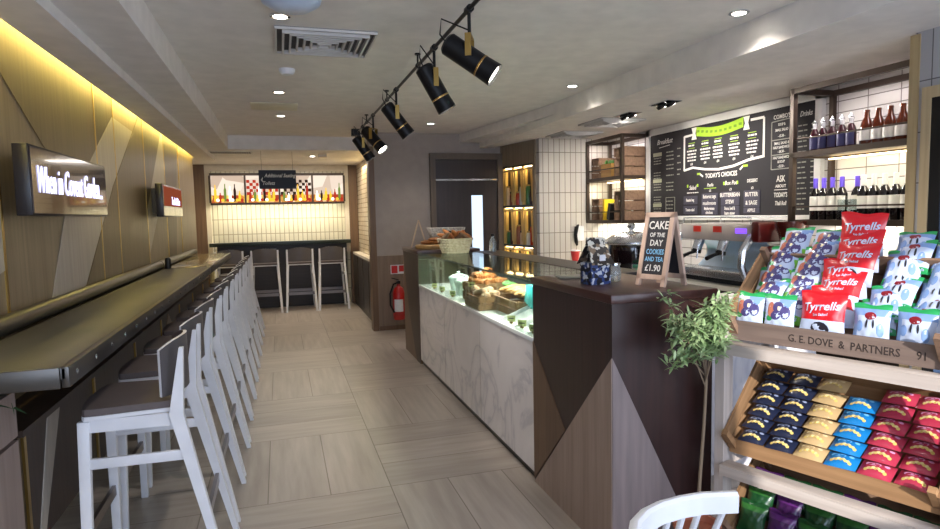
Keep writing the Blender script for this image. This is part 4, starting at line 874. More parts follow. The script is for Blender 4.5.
for (y, z, lb, m) in ((6.97, zA + 0.012, 'cloth bread bag inside the left upper crate', 'sack'), (6.42, zA + 0.012, 'pale garlic bag inside the tall upper crate', 'sack'), (6.98, zB + 0.012, 'paper bag of rolls inside the left lower crate', 'sack'), (6.46, zB + 0.012, 'paper bag of bread inside the tall lower crate', 'sack')):
    t = thing('bread_bag', lb, 'bag', (3.92, y, z), 0)
    b = MB(); b.blob((0, 0, 0.06), (0.07, 0.068, 0.06), 9, noise=0.008); b.build('bag', mat('cloth_bag', (206, 184, 150), 0.8, col2=(170, 140, 104), scale=30), t)
    b = MB(); b.lathe([(0.03, 0.09), (0.015, 0.13), (0.035, 0.165), (0, 0.15)], n=10); b.build('neck', mat('cloth_bag', (0, 0, 0)), t)
one(MB().box(-0.07, 0.07, -0.02, 0.02, 0, 0.26), 'yellow_book', mat('book_yellow', (222, 186, 30), 0.5), 'tall yellow book standing on the lower crate shelf', 'book', (3.86, 6.79, zB))
one(MB().box(-0.07, 0.07, -0.03, 0.03, 0, 0.20), 'black_book', M_BLACK, 'black book leaning beside the yellow book', 'book', M=T(3.86, 6.69, zB + 0.012) @ RX(0.22))
one(MB().box(-0.03, 0.03, -0.03, 0.03, 0, 0.24, bev=0.004), 'cream_carton', M_CREAM, 'narrow cream carton left of the yellow book', 'carton', (3.9, 6.86, zB))

# bottles
def bottle(label, prof, body_m, cap_m, cap_z, lab, lab_m, loc, group, name='wine_bottle', cat='bottle', extra=None):
    t = thing(name, label, cat, loc, 0, group)
    bo_ = MB().lathe(prof, n=18).build('body', body_m, t)
    r0, z0, z1 = cap_z; MB().lathe([(0, z0), (r0, z0), (r0, z1 - 0.003), (r0 - 0.003, z1), (0, z1)], n=14).build('capsule', cap_m, t)
    if lab:
        r, a, b_ = lab; q = MB(); q.grid(14, 1, lambda u, v: Vector((-r * math.cos((u - .5) * 2.6), r * math.sin((u - .5) * 2.6), a + (b_ - a) * v))); q.build('paper_label', lab_m, bo_, recalc=False)
    if extra: extra(t)
    return t
WINE = [(0, 0), (0.035, 0), (0.038, 0.006), (0.038, 0.19), (0.03, 0.215), (0.016, 0.24), (0.0145, 0.31), (0, 0.31)]
M_WINE = mat('dark_bottle', (18, 14, 16), 0.08, coat=0.6); M_AMBER = mat('amber_bottle', (86, 34, 14), 0.1, coat=0.6); M_PLUM = mat('plum_bottle', (60, 22, 34), 0.12, coat=0.5)
M_LAB = mat('label_paper', (226, 222, 216), 0.6); M_PURP = mat('purple_capsule', (92, 70, 190), 0.35); M_WCAP = mat('silver_capsule', (214, 212, 208), 0.3, 0.3)
pos = ['leftmost', 'second', 'third', 'fourth', 'fifth']
zL, zU = 1.401, 1.901
w0 = None
for i, y in enumerate((3.72, 3.645, 3.57, 3.49, 3.41)):
    lb = f'{pos[i]} purple capped wine bottle on the lower bottle shelf'
    if not w0: w0 = bottle(lb, WINE, M_WINE, M_PURP, (0.0162, 0.235, 0.315), (0.0385, 0.075, 0.18), M_LAB, (3.86, y, zL), 'purple capped wine bottles')
    else: dup(w0, (3.86 + (0.05 if i == 4 else 0), y, zL), 0, lb)
w1 = None
for i, y in enumerate((3.30, 3.222, 3.144, 3.066, 2.988)):
    lb = f'{pos[i]} silver capped wine bottle on the lower bottle shelf'
    if not w1: w1 = bottle(lb, WINE, M_WINE, M_WCAP, (0.0162, 0.235, 0.315), (0.0385, 0.085, 0.17), M_LAB, (3.84, y, zL), 'silver capped wine bottles')
    else: dup(w1, (3.84, y, zL), 0, lb)
CLIP = [(0, 0), (0.032, 0), (0.034, 0.005), (0.034, 0.13), (0.027, 0.155), (0.013, 0.18), (0.012, 0.215), (0, 0.215)]
def clip(t):
    b = MB(); b.sweep([(-0.016, 0, 0.19), (-0.024, 0, 0.22), (0, 0, 0.25), (0.024, 0, 0.22), (0.016, 0, 0.19)], 0.0025, 6); b.blob((0, 0, 0.228), (0.013, 0.013, 0.012), 8); b.build('swing_stopper', M_CHROME, t)
c0 = None
for i, y in enumerate((3.72, 3.645, 3.565, 3.485, 3.41)):
    lb = f'{pos[i]} clip top soda bottle on the upper bottle shelf'
    if not c0: c0 = bottle(lb, CLIP, M_PLUM, M_WHITE, (0.0135, 0.17, 0.218), (0.0345, 0.03, 0.12), mat('blue_label', (64, 62, 104), 0.5), (3.84, y, zU), 'clip top soda bottles', 'soda_bottle', extra=clip)
    else: dup(c0, (3.84, y, zU), 0, lb)
BEER = [(0, 0), (0.04, 0), (0.042, 0.006), (0.042, 0.13), (0.034, 0.165), (0.018, 0.2), (0.0155, 0.245), (0, 0.245)]
b0 = None
for i, y in enumerate((3.29, 3.205, 3.12, 3.035, 2.95)):
    lb = f'{pos[i]} brown beer bottle with white label on the upper bottle shelf'
    if not b0: b0 = bottle(lb, BEER, M_AMBER, M_AMBER, (0.0175, 0.235, 0.25), (0.0425, 0.045, 0.125), M_LAB, (3.84, y, zU), 'brown beer bottles', 'beer_bottle')
    else: dup(b0, (3.84, y, zU), 0, lb)
one(MB().box(-0.03, 0.03, -0.03, 0.03, 0, 0.12), 'white_carton', M_WHITE, 'small white carton between soda and beer bottles', 'carton', (3.90, 3.345, zU))
g0 = None
GM = glass_mat('tumbler_glass', (236, 240, 240))
for i, (x, y, lb) in enumerate(((3.78, 3.41, 'clear tumbler in front of the fifth purple capped bottle'), (3.80, 3.355, 'clear tumbler touching the first silver capped bottle'), (3.94, 3.36, 'clear tumbler at the back between purple and silver capped bottles'), (3.84, 2.90, 'clear tumbler right of the silver capped bottles'))):
    if not g0: g0 = one(MB().lathe([(0, 0), (0.028, 0), (0.033, 0.15), (0.031, 0.15), (0.026, 0.008), (0, 0.008)], n=18), 'drinking_glass', GM, lb, 'glass', (x, y, zL), 'clear tumblers')
    else: dup(g0, (x, y, zL), 0, lb)

# ================================================================== GLOWING JAR CABINET
jc = thing('jar_cabinet', 'gold lit cabinet of nine cubbyholes beside the rear door', 'cabinet', (3.1, 7.15, 0))
GOLD = wood('gold_ply', (206, 174, 104), (186, 152, 84), 'z')
y0, y1, z0, z1 = 7.30, 8.04, 0.50, 2.13
b = MB(); b.box(3.1, 3.12, 7.251, 8.1, z1 + 0.04, 2.42); b.box(3.1, 3.16, 7.25, 7.3, 0, z1 + 0.04); b.box(3.1, 3.16, 8.04, 8.10, 0, z1 + 0.04); b.box(3.1, 3.16, 7.25, 8.098, z1, z1 + 0.05); b.build('surround', wood('cab_surround', (150, 134, 112), (132, 116, 96), 'z'), jc, True)
MB().box(3.175, 3.19, y0, y1, z0 - 0.5, z1).build('back_panel', mat('cubby_back', (36, 26, 22), 0.5), jc, True)
rows = [(0.52, 1.06), (1.10, 1.58), (1.62, 2.11)]; cols = [y0 + (y1 - y0) * i / 3 for i in range(4)]
b = MB()
for z in (0.5, 1.06, 1.58, 2.11): b.box(3.10, 3.175, y0, y1, z, z + 0.03)
b.build('shelf_board', mat('cab_shelf', (60, 52, 40), 0.4), jc, True)
for y in cols: MB().box(3.102, 3.175, y - 0.012, y + 0.012, 0.53, 2.11).build('divider', GOLD, jc, True)
for (za, zb) in rows:
    for k in range(3):
        ya, yb = cols[k] + 0.014, cols[k + 1] - 0.014
        q = MB(); w = 0.02
        q.box(3.105, 3.115, ya, yb, zb - 0.05, zb - 0.03); q.bar((3.11, ya + 0.01, za + 0.035), (3.11, ya + 0.04, zb - 0.03), 0.012, 0.02); q.bar((3.11, yb - 0.01, za + 0.035), (3.11, yb - 0.04, zb - 0.03), 0.012, 0.02); q.build('cubby_frame', GOLD, jc, True)
        MB().box(3.13, 3.15, ya, yb, zb - 0.012, zb - 0.002).build('light_strip', M_LED, jc, True)
for (za, zb) in rows: light('cubby_glow', 'AREA', (3.14, 7.66, zb - 0.02), 1.3, WARMER, (0.05, 0, -1), parent=jc, shape='RECTANGLE', size=0.03, size_y=0.66)
jc.rotation_euler = (0, 0, 0.178); PIV = T(3.1, 7.15, 0) @ RZ(0.178) @ T(-3.1, -7.15, 0)
jars = [((150, 90, 60), 'dark'), ((60, 110, 60), 'green'), ((190, 60, 30), 'red'), ((220, 190, 150), 'cream'), ((70, 50, 40), 'brown'), ((200, 200, 190), 'white')]
rn = ['bottom', 'middle', 'top']; cnm = ['near', 'centre', 'far']
for r in range(3):
    for k in range(3):
        ym = (cols[k] + cols[k + 1]) / 2
        for q in range(2):
            col, cn_ = jars[(r * 2 + k + q * 3) % 6]
            t = thing('food_jar', f'{cn_} filled jar {"at the left" if q else "at the right"} of the {rn[r]} {cnm[k]} cubbyhole', 'jar', (3.139, ym - 0.045 + 0.09 * q, rows[r][0] + (0.031 if r else 0.011)))
            t.location.z = (0.531, 1.091, 1.611)[r]; t.location = PIV @ t.location
            h = (0.16, 0.24)[(r + k + q) % 2]
            MB().lathe([(0, 0), (0.03, 0), (0.031, 0.01), (0.031, h - 0.03), (0.024, h), (0, h)], n=14).build('contents', mat('jar_' + cn_, col, 0.25, coat=0.5), t)
            MB().cyl((0, 0, h), (0, 0, h + 0.02), 0.028).build('lid', M_BRASS if q else M_BLACK, t)

# ================================================================== TRACK LIGHTS
tk = thing('light_track', 'black ceiling track rail carrying five spotlights', 'track', (0.93, 5, 2.5))
MB().cyl((0.93, 2.45, 2.5), (0.93, 7.5, 2.5), 0.011, n=10).build('rail', M_BLACK, tk, True)
for y in (2.6, 4.15, 5.4, 6.7): 
    b = MB(); b.cyl((0.93, y, 2.5), (0.93, y, 2.58), 0.006, n=8); b.cyl((0.93, y, 2.57), (0.93, y, 2.58), 0.02); b.cyl((0.93, y - 0.012, 2.5), (0.93, y + 0.012, 2.5), 0.017); b.build('mount', M_BLACK, tk, True)
MB().box(0.86, 0.96, 7.5, 7.58, 2.46, 2.54).build('feed_box', M_BLACK, tk, True)
SP = [(2.98, (0.74, -0.34, -0.58), 'nearest and largest black track spotlight with glowing lens'), (3.70, (0.48, -0.05, -0.87), 'second black track spotlight from the camera'), (4.97, (0.60, -0.05, -0.80), 'third black track spotlight from the camera'), (6.25, (0.55, -0.40, -0.73), 'fourth black track spotlight with glowing lens'), (7.05, (0.55, -0.05, -0.82), 'farthest black track spotlight at the end of the rail')]
for i, (y, dv, lb) in enumerate(SP):
    t = thing('track_spotlight', lb, 'spotlight', (0.93, y, 2.25), 0, 'track spotlights'); d = Vector(dv).normalized(); P = Vector((0.93, y, 2.265))
    b = MB(); b.cyl((0.93, y - 0.025, 2.5), (0.93, y + 0.025, 2.5), 0.02, n=10); b.cyl((0.93, y, 2.5), (0.93, y, 2.36), 0.009, n=8); b.build('stem', M_BLACK, t, True)
    A, B = P - d * 0.13, P + d * 0.15
    ho_ = MB().sweep([A - d * 0.012, A, P + d * 0.06], [0.045, 0.056, 0.056], 24).build('housing', M_BLACK, t, True)
    MB().sweep([P + d * 0.062, P + d * 0.068], [0.058, 0.058], 24).build('brass_ring', M_BRASS, ho_, True)
    q = MB(); q.sweep([P + d * 0.07, B], [0.056, 0.060], 24, cap=False); q.sweep([P + d * 0.07, B], [0.052, 0.057], 24, cap=False); sn_ = q.build('snoot', M_BLACK, t, True, recalc=False)
    MB().cyl(P + d * 0.135, P + d * 0.138, 0.050, n=24).build('lens', M_LAMPF, sn_, True)
    side = d.cross(Vector((0, 0, 1))).normalized()
    q = MB(); top = Vector((0.93, y, 2.37))
    for s in (-1, 1): q.bar(P + side * (0.062 * s), top + side * (0.062 * s), 0.03, 0.006, None, side)
    q.bar(top - side * 0.064, top + side * 0.064, 0.03, 0.006); q.build('yoke', M_BRASS, t, True)
    MB().sweep([A - d * 0.01, A - d * 0.05 + Vector((0, 0, 0.02)), A - d * 0.04 + Vector((0, 0, 0.1)), Vector((0.93, y, 2.4))], 0.004, 6).build('cable', M_BLACK, t, True)
    light('spot_beam', 'SPOT', tuple(B + d * 0.01), 40, WARM, tuple(d), parent=t, spot_size=1.0, spot_blend=0.6, shadow_soft_size=0.04)

# ================================================================== CEILING FITTINGS
def downlight(x, y, z, lb, p=26, r=0.042, aim=(0, 0, -1)):
    t = thing('downlight', lb, 'downlight', (x, y, z), 0, 'recessed downlights')
    MB().lathe([(r, -0.001), (r + 0.012, -0.001), (r + 0.012, -0.006), (r - 0.004, -0.008), (r - 0.004, -0.001)], n=24, cap=False).build('bezel', M_CHROME, t)
    MB().cyl((0, 0, -0.002), (0, 0, -0.004), r - 0.006, n=20).build('lamp_face', M_LAMPF, t)
    light('downlight_beam', 'SPOT', (x, y, z - 0.012), p, WARM, aim, parent=t, spot_size=2.2, spot_blend=0.9, shadow_soft_size=0.05)
zc = 2.58
downlight(0.05, 3.545, zc, 'downlight beside the large square ceiling vent'); downlight(0.042, 5.626, zc, 'downlight just before the pale access plate'); downlight(0.06, 6.9, zc, 'small downlight past the pale access plate')
downlight(2.47, 2.92, zc, 'downlight at top right near the ceiling step'); downlight(2.44, 4.9, zc, 'downlight over the counter near the track'); downlight(0.05, 1.4, zc, 'downlight overhead behind the camera side'); downlight(1.6, 0.4, zc, 'downlight over the chair near the entrance', 14)
downlight(1.75, 7.2, zc, 'downlight above the far counter end'); downlight(0.5, 9.4, 2.4, 'downlight in the low soffit by the hanging sign', 18)
def vent(name, lb, x, y, z, w, d, n):
    t = thing(name, lb, 'vent', (x, y, z)); 
    MB().box(-w / 2, w / 2, -d / 2, d / 2, -0.004, -0.001).build('backing', mat('vent_shadow', (90, 88, 88), 0.8), t)
    for k in range(n):
        f = 1 - k / n; q = MB(); a, c2 = w / 2 * f, d / 2 * f; th = 0.012; zz = -0.006 - 0.012 * (k > 0)
        q.box(-a, a, -c2, -c2 + th, zz - 0.012, -0.004); q.box(-a, a, c2 - th, c2, zz - 0.012, -0.004); q.box(-a, -a + th, -c2 + th, c2 - th, zz - 0.012, -0.004); q.box(a - th, a, -c2 + th, c2 - th, zz - 0.012, -0.004); q.build('louvre', mat('vent_white', (206, 202, 198), 0.6), t)
vent('ceiling_vent', 'large square louvred vent in the raised ceiling', 0.31, 4.0, zc, 0.58, 0.56, 7)
vent('ceiling_vent', 'square diffuser above the crate shelf frame', 3.3, 5.75, 2.42, 0.5, 0.5, 5)
vent('ceiling_vent', 'farther square diffuser near the tall tiles', 3.35, 6.7, 2.42, 0.5, 0.5, 5)
t = thing('slot_vent', 'long slotted vent in the low soffit at the far left', 'vent', (-0.58, 8.95, 2.4)); MB().box(-0.27, 0.27, -0.12, 0.12, -0.008, -0.001).build('frame', MC['vent_white'], t)
b = MB(); [b.box(-0.25 + 0.03 * k, -0.235 + 0.03 * k, -0.1, 0.1, -0.012, -0.008) for k in range(17)]; b.build('slots', mat('slot_dark', (60, 58, 56), 0.7), t)
t = one(MB().box(-0.215, 0.215, -0.19, 0.19, -0.008, -0.001, bev=0.002), 'access_plate', mat('plate_cream', (214, 208, 186), 0.6), 'pale rectangular access plate in the raised ceiling', 'panel', (0.0, 6.35, zc))
t = one(MB().lathe([(0, -0.045), (0.04, -0.04), (0.055, -0.02), (0.058, -0.001), (0, -0.001)], n=20), 'smoke_detector', M_WHITE, 'small round smoke detector between vent and downlight', 'detector', (0.1, 4.78, zc))
one(MB().lathe([(0, -0.07), (0.09, -0.06), (0.14, -0.03), (0.15, -0.001), (0, -0.001)], n=28), 'dome_speaker', mat('dome_blue', (190, 204, 226), 0.3), 'pale blue round dome at the top edge of the picture', 'ceiling dome', (0.1, 3.24, zc))
for (y, lb) in ((5.27, 'twin swivel downlight nearer the crate shelf frame'), (4.67, 'twin swivel downlight above the middle of the menu')):
    t = thing('swivel_downlight', lb, 'downlight', (3.2, y, 2.42), 0, 'twin swivel downlights')
    MB().box(-0.07, 0.07, -0.14, 0.14, -0.008, -0.001).build('plate', M_CHROME, t)
    for s in (-1, 1):
        MB().cyl((0, s * 0.065, -0.008), (0.015, s * 0.065, -0.03), 0.045, 0.04).build('gimbal', M_BLACK, t); MB().cyl((0.015, s * 0.065, -0.0305), (0.016, s * 0.065, -0.033), 0.034).build('lamp_face', M_LAMPF, t)
    light('side_beam', 'SPOT', (3.22, y, 2.36), 70, (1, 0.93, 0.85), (0.42, 1.35, -0.6) if y > 5 else (0.42, -1.5, -0.6), parent=t, spot_size=1.1, spot_blend=0.8, shadow_soft_size=0.05)
    light('menu_beam', 'SPOT', (3.22, y, 2.36), 40, (1, 0.93, 0.85), (0.75, 0, -0.62), parent=t, spot_size=1.7, spot_blend=0.8, shadow_soft_size=0.05)
one(MB().box(-0.06, 0.06, -0.04, 0.04, -0.05, -0.001), 'ceiling_sensor', M_CREAM, 'small cream sensor under the low soffit near the alcove', 'sensor', (0.62, 9.1, 2.4))

# ================================================================== SNACK STAND
PS = Vector((1.7446, 2.135, 0)); A21 = math.radians(21)
SM = T(*PS) @ RZ(-PI / 2 + A21)          # local x along the stand towards the camera's right, y to the back
RT = 0.80                                  # stand length
sd = thing('snack_stand', 'whitewashed wooden display stand stepped with snack crates', 'stand', M=SM)
for u in (0.0, RT):
    s = 1 if u else -1
    q = MB(); q.box(u - 0.02, u + 0.02, -0.02, 0.05, 0, 1.12); q.hexa([(u - 0.02, -0.02, 1.12), (u + 0.02, -0.02, 1.12), (u + 0.02, 0.05, 1.12), (u - 0.02, 0.05, 1.12), (u - 0.02, 0.0, 1.15), (u + 0.02, 0.0, 1.15), (u + 0.02, 0.05, 1.15), (u - 0.02, 0.05, 1.15)]); q.build('front_post', M_WWASHZ, sd)
    MB().box(u - 0.02, u + 0.02, 0.36, 0.41, 0, 1.3).build('rear_post', M_WWASHZ, sd)
    for z in (0.42, 0.90): MB().box(u - 0.02, u + 0.02, 0.05, 0.36, z, z + 0.06).build('side_rail', M_WWASHZ, sd)
for z in (0.955, 0.445, 0.05):
    q = MB(); q.box(0.021, RT - 0.021, -0.045, 0.02, z - 0.022, z, bev=0.002); q.build('shelf_plank', M_WWASH, sd)
    q = MB(); q.box(0.021, RT - 0.021, -0.052, -0.0455, z - 0.045, z - 0.002); q.build('shelf_lip', M_WWASH, sd)
    MB().box(0.021, RT - 0.021, 0.36, 0.38, z + 0.24, z + 0.29).build('rear_rail', M_WWASH, sd)
for k in range(7): MB().box(0.10 + 0.1 * k, 0.118 + 0.1 * k, 0.0, 0.03, 0.39, 0.422).build('cleat', mat('pale_end_grain', (214, 186, 150), 0.6), sd)
def tilt_crate(lb, v0, z0, tau, w, dep, h, text=None, m=M_CRATE, fm=None):
    """open crate tilted on the stand; local frame x along, y up the slope, z normal"""
    M = SM @ T(0.03 + w / 2, v0, z0) @ RX(tau)
    t = thing('wooden_crate', lb, 'crate', M=M, group='crates on the stand')
    th = 0.012
    MB().box(-w / 2, w / 2, 0, dep, 0, th).build('base', m, t)
    V0 = RX(-tau); fh = 0.078 if text else 0.062
    MB().box(-w / 2, w / 2, -th * 1.5, -th * 0.5, 0.0, fh, M=V0).build('front_board', fm or m, t)
    MB().box(-w / 2, w / 2, dep, dep + th, 0, h * 0.8).build('back_board', m, t)
    for s in (-1, 1):
        x = s * w / 2
        q = MB(); q.box(x - th / 2, x + th / 2, 0, dep, 0.0, h * 0.42); q.box(x - th / 2, x + th / 2, 0, dep, h * 0.5, h * 0.95); q.build('end_slats', M_CRATEZ, t)
        for y in (0.012, dep - 0.012): MB().box(x - s * 0.028, x - s * 0.004, y - 0.012, y + 0.012, th, h * 1.15).build('corner_post', m, t)
    if text:
        q = MB(); q.text(text, 0.040, V0 @ T(0.085, -th * 1.5 - 0.0006, 0.036) @ FY, ext=0.0004, sp=1.0, wscale=0.82, bold=0.0003); q.build('stencilled_text', mat('stencil_ink', (44, 34, 30), 0.7), t)
    return t, M
cw = RT - 0.06
TA = math.radians(40)
c1, M1 = tilt_crate('top crate stencilled with lettering and filled with crisp packets', 0.035, 0.965, TA, cw, 0.40, 0.13, 'G. E. DOVE  &  PARTNERS     91', M_CRATED, wood('stencil_board', (122, 104, 94), (98, 82, 74), 'x', 0.75))
c2, M2 = tilt_crate('middle crate with rows of small biscuit packs', 0.03, 0.485, math.radians(44), cw, 0.42, 0.115)
c3, M3 = tilt_crate('bottom crate with green and purple packets in shadow', 0.03, 0.085, math.radians(40), cw, 0.40, 0.13, None, M_CRATED)

# crisp packets
def packet(w, h, puff, zones, print_fn=None, name='crisp_packet'):
    """zones(u,v) -> material; front faces -y"""
    t = thing(name, '', 'crisps', (0, 0, 0))
    def surf(u, v, s):
        p = (max(0, math.sin(PI * u)) ** 0.55) * (max(0, math.sin(PI * min(1, max(0, (v - 0.06) / 0.88)))) ** 0.6)
        sq = 1 - 0.10 * math.sin(PI * v) ; wr = 0.0022 * math.sin(u * 21 + v * 9) * math.sin(v * 17) * (1 if s < 0 else .6)
        return Vector(((u - .5) * w * (sq if True else 1), s * (puff * p) + wr * p * 1.5 * s, h * v + 0.004 * math.sin(u * 9) * (v > .9)))
    b = MB()
    b.grid(14, 18, lambda u, v: surf(u, v, -1), None, zones); b.grid(14, 18, lambda u, v: surf(1 - u, v, 1), None, zones)
    bmesh.ops.remove_doubles(b.bm, verts=b.bm.verts, dist=0.0004)
    b.build('packet', None, t, recalc=True)
    return t, lambda x, z: surf(x / w + .5, z / h, -1)
def deco(t, f, items, name='print'):
    """small printed shapes and words that follow the packet's front"""
    b = MB()
    for it in items:
        if it[0] == 't': _, s, sz, cx, cz, m, ws, shr = it; b.text(s, sz, Matrix.Identity(4), m, shear=shr, wscale=ws, bold=sz * 0.02, f=lambda x, y, cx=cx, cz=cz: (lambda q: (q.x, q.y - 0.0012, q.z))(f(cx + x, cz + y + 0.1 * x)))
        else:
            _, cx, cz, rx, rz, m = it
            N = 12; pts = [Vector((0, 0, 0))]; c_ = f(cx, cz); k = b.mi(m)
            vc = b.bm.verts.new((c_.x, c_.y - 0.001, c_.z)); ring = []
            for j in range(N):
                q = f(cx + rx * math.cos(2 * PI * j / N), cz + rz * math.sin(2 * PI * j / N)); ring.append(b.bm.verts.new((q.x, q.y - 0.001, q.z)))
            for j in range(N): b.bm.faces.new((vc, ring[j], ring[(j + 1) % N])).material_index = k
    b.build(name, None, t, recalc=False)
def P_(n, c_, r=0.3): return mat(n, c_, r, 0, coat=0.3)
PK_W = P_('pk_white', (184, 196, 220)); PK_G = P_('pk_green', (40, 150, 84)); PK_LG = P_('pk_lime', (110, 180, 50)); PK_R = P_('pk_red', (196, 24, 36)); PK_DR = P_('pk_darkred', (130, 24, 36)); PK_P = P_('pk_purple', (70, 62, 110)); PK_B = P_('pk_blue', (120, 150, 200)); PK_O = P_('pk_orange', (176, 104, 84)); PK_K = P_('pk_black', (36, 34, 44)); PK_Y = P_('pk_cream', (240, 226, 180))
veg, f = packet(0.122, 0.155, 0.026, lambda u, v: PK_LG if v < 0.2 else (PK_G if v > 0.9 else (PK_B if v > 0.78 and u > .5 else PK_W)))
deco(veg, f, [('e', -0.03, 0.095, 0.015, 0.03, PK_O), ('e', 0.0, 0.105, 0.022, 0.022, PK_P), ('e', 0.03, 0.085, 0.02, 0.026, PK_P), ('e', -0.008, 0.072, 0.022, 0.018, PK_P), ('e', 0.004, 0.1, 0.008, 0.008, PK_Y), ('e', 0.035, 0.115, 0.014, 0.01, PK_B), ('e', -0.035, 0.06, 0.014, 0.012, PK_G), ('t', 'Tyrrells', 0.026, 0, 0.018, PK_W, 0.95, 0.1)])
red, f = packet(0.165, 0.175, 0.03, lambda u, v: PK_R if v > 0.40 else PK_W)
deco(red, f, [('t', 'Tyrrells', 0.043, 0, 0.118, PK_W, 1.0, 0.1), ('t', 'Sea Salted', 0.014, 0, 0.088, PK_W, 1.0, 0.1), ('e', 0.0, 0.036, 0.034, 0.026, PK_K), ('e', 0, 0.03, 0.02, 0.016, PK_W)])
blu, f = packet(0.122, 0.15, 0.026, lambda u, v: PK_G if v < 0.15 or v > 0.88 else (PK_B if (v > .74 or u < .12) else PK_W))
deco(blu, f, [('e', 0, 0.108, 0.02, 0.014, PK_DR), ('e', -0.01, 0.08, 0.004, 0.016, PK_K), ('e', 0.012, 0.08, 0.004, 0.016, PK_K), ('e', -0.035, 0.07, 0.012, 0.02, PK_B), ('e', 0.036, 0.06, 0.012, 0.024, PK_B), ('t', 'Tyrrells', 0.014, 0.03, 0.014, PK_W, 0.9, 0.1)])
rownames = ['front', 'second', 'third', 'fourth', 'fifth', 'sixth', 'seventh', 'back']
used = set()
def put_pack(src, M, lb, g):
    if src.name in used: return dup(src, M=M, label=lb, group=g)
    used.add(src.name); src.location, q, _ = M.decompose(); src.rotation_euler = q.to_euler(); src['label'] = lb; src['group'] = g; return src
def heap(src, us, lbs, g, n, dz=0.0, lean=0.62, st=0.037):
    for r in range(n):
        for u, nm in zip(us, lbs):
            du = random.uniform(-.008, .008)
            if r == 0: Mx = SM @ T(u + du, 0.045, 1.005 + dz) @ RZ(random.uniform(-.06, .06)) @ RX(-0.18)
            else:
                q = r - 1; Mx = SM @ T(u + du + 0.006 * r, 0.08 + st * q, 1.045 + dz + (st + 0.004) * q) @ RZ(random.uniform(-.16, .16)) @ RY(random.uniform(-.06, .06)) @ RX(-lean - random.uniform(0, .2))
            put_pack(src, Mx, f'{nm}, {rownames[r]} row of the top crate', g)
heap(veg, (0.09, 0.215), ('vegetable crisp packet in the left column', 'vegetable crisp packet in the second column'), 'vegetable crisp packets', 8)
heap(blu, (0.53, 0.66), ('pale blue crisp packet beside the red ones', 'pale blue crisp packet at the right'), 'pale blue crisp packets', 8)
heap(red, (0.37,), ('red crisp packet between the two kinds',), 'red crisp packets', 6, 0.005, 0.4, 0.045)
put_pack(red, SM @ T(0.385, 0.33, 1.30) @ RZ(0.1) @ RY(0.06) @ RX(-0.12), 'topmost red crisp packet, standing upright above all the others', 'red crisp packets')
# biscuit packs
def bpack(name, col, accent):
    t = thing('biscuit_pack', '', 'biscuits', (0, 0, 0)); w, h, puff = 0.107, 0.078, 0.017
    c_ = P_('bp_' + name, col)
    def surf(u, v, s):
        p = (max(0, math.sin(PI * min(1, max(0, (u - .06) / .88)))) ** 0.5) * (max(0, math.sin(PI * v)) ** 0.45)
        return Vector(((u - .5) * w, (v - .5) * h, puff + s * puff * p + 0.0015 * math.sin(u * 30) * math.sin(v * 13) * p))
    b = MB(); b.grid(12, 8, lambda u, v: surf(u, v, 1)); b.grid(12, 8, lambda u, v: surf(1 - u, v, -1)); bmesh.ops.remove_doubles(b.bm, verts=b.bm.verts, dist=0.0004); b.build('packet', c_, t)
    b = MB()
    def dot(cx, cy, rx, ry, m):
        k = b.mi(m); g = lambda x, y: surf(x / w + .5, y / h + .5, 1) + Vector((0, 0, 0.0008)); q = g(cx, cy); vc = b.bm.verts.new(q); ring = [b.bm.verts.new(g(cx + rx * math.cos(2 * PI * j / 10), cy + ry * math.sin(2 * PI * j / 10))) for j in range(10)]
        for j in range(10): b.bm.faces.new((vc, ring[j], ring[(j + 1) % 10])).material_index = k
    dot(-0.014, 0.013, 0.026, 0.010, accent); dot(0.028, 0.016, 0.009, 0.006, accent)
    for k in range(9): dot(-0.03 + 0.0075 * k, -0.018 + 0.009 * math.sin(PI * k / 8) + 0.003 * (k % 2), 0.0065, 0.0065, (P_('biscuit_gold', (216, 186, 104)), P_('biscuit_pale', (232, 210, 150)))[k % 2])
    b.build('print', None, t, recalc=False)
    return t
LAV = P_('bp_lavender', (206, 200, 226))
kinds = [('navy', (30, 36, 58), P_('bp_steel', (150, 160, 190))), ('navy', None, None), ('tan', (190, 160, 114), P_('bp_cream', (226, 206, 160))), ('sky blue', (24, 120, 186), P_('bp_pale_blue', (120, 190, 236))), ('pinkish red', (176, 52, 76), P_('bp_pink', (226, 160, 200))), ('pinkish red', None, None)]
protos = {}
colname = ['left', 'second', 'third', 'fourth', 'fifth', 'last']
for ci, (nm, c_, ac_) in enumerate(kinds):
    for r in range(6 if ci != 3 else 5):
        Mx = M2 @ T(-cw / 2 + 0.085 + 0.113 * ci + random.uniform(-.003, .003), 0.060 + 0.060 * r, 0.030 + 0.004 * r) @ RZ(random.uniform(-.05, .05)) @ RX(-0.36)
        lb = f'{nm} biscuit pack, {["front", "second", "third", "fourth", "fifth", "sixth"][r]} up the slope in the {colname[ci]} column'; g = f'{nm} biscuit packs'
        if nm not in protos:
            protos[nm] = bpack(nm, c_, ac_); q = protos[nm]; q.location, qq, _ = Mx.decompose(); q.rotation_euler = qq.to_euler(); q['label'] = lb; q['group'] = g
        else: dup(protos[nm], M=Mx, label=lb, group=g)
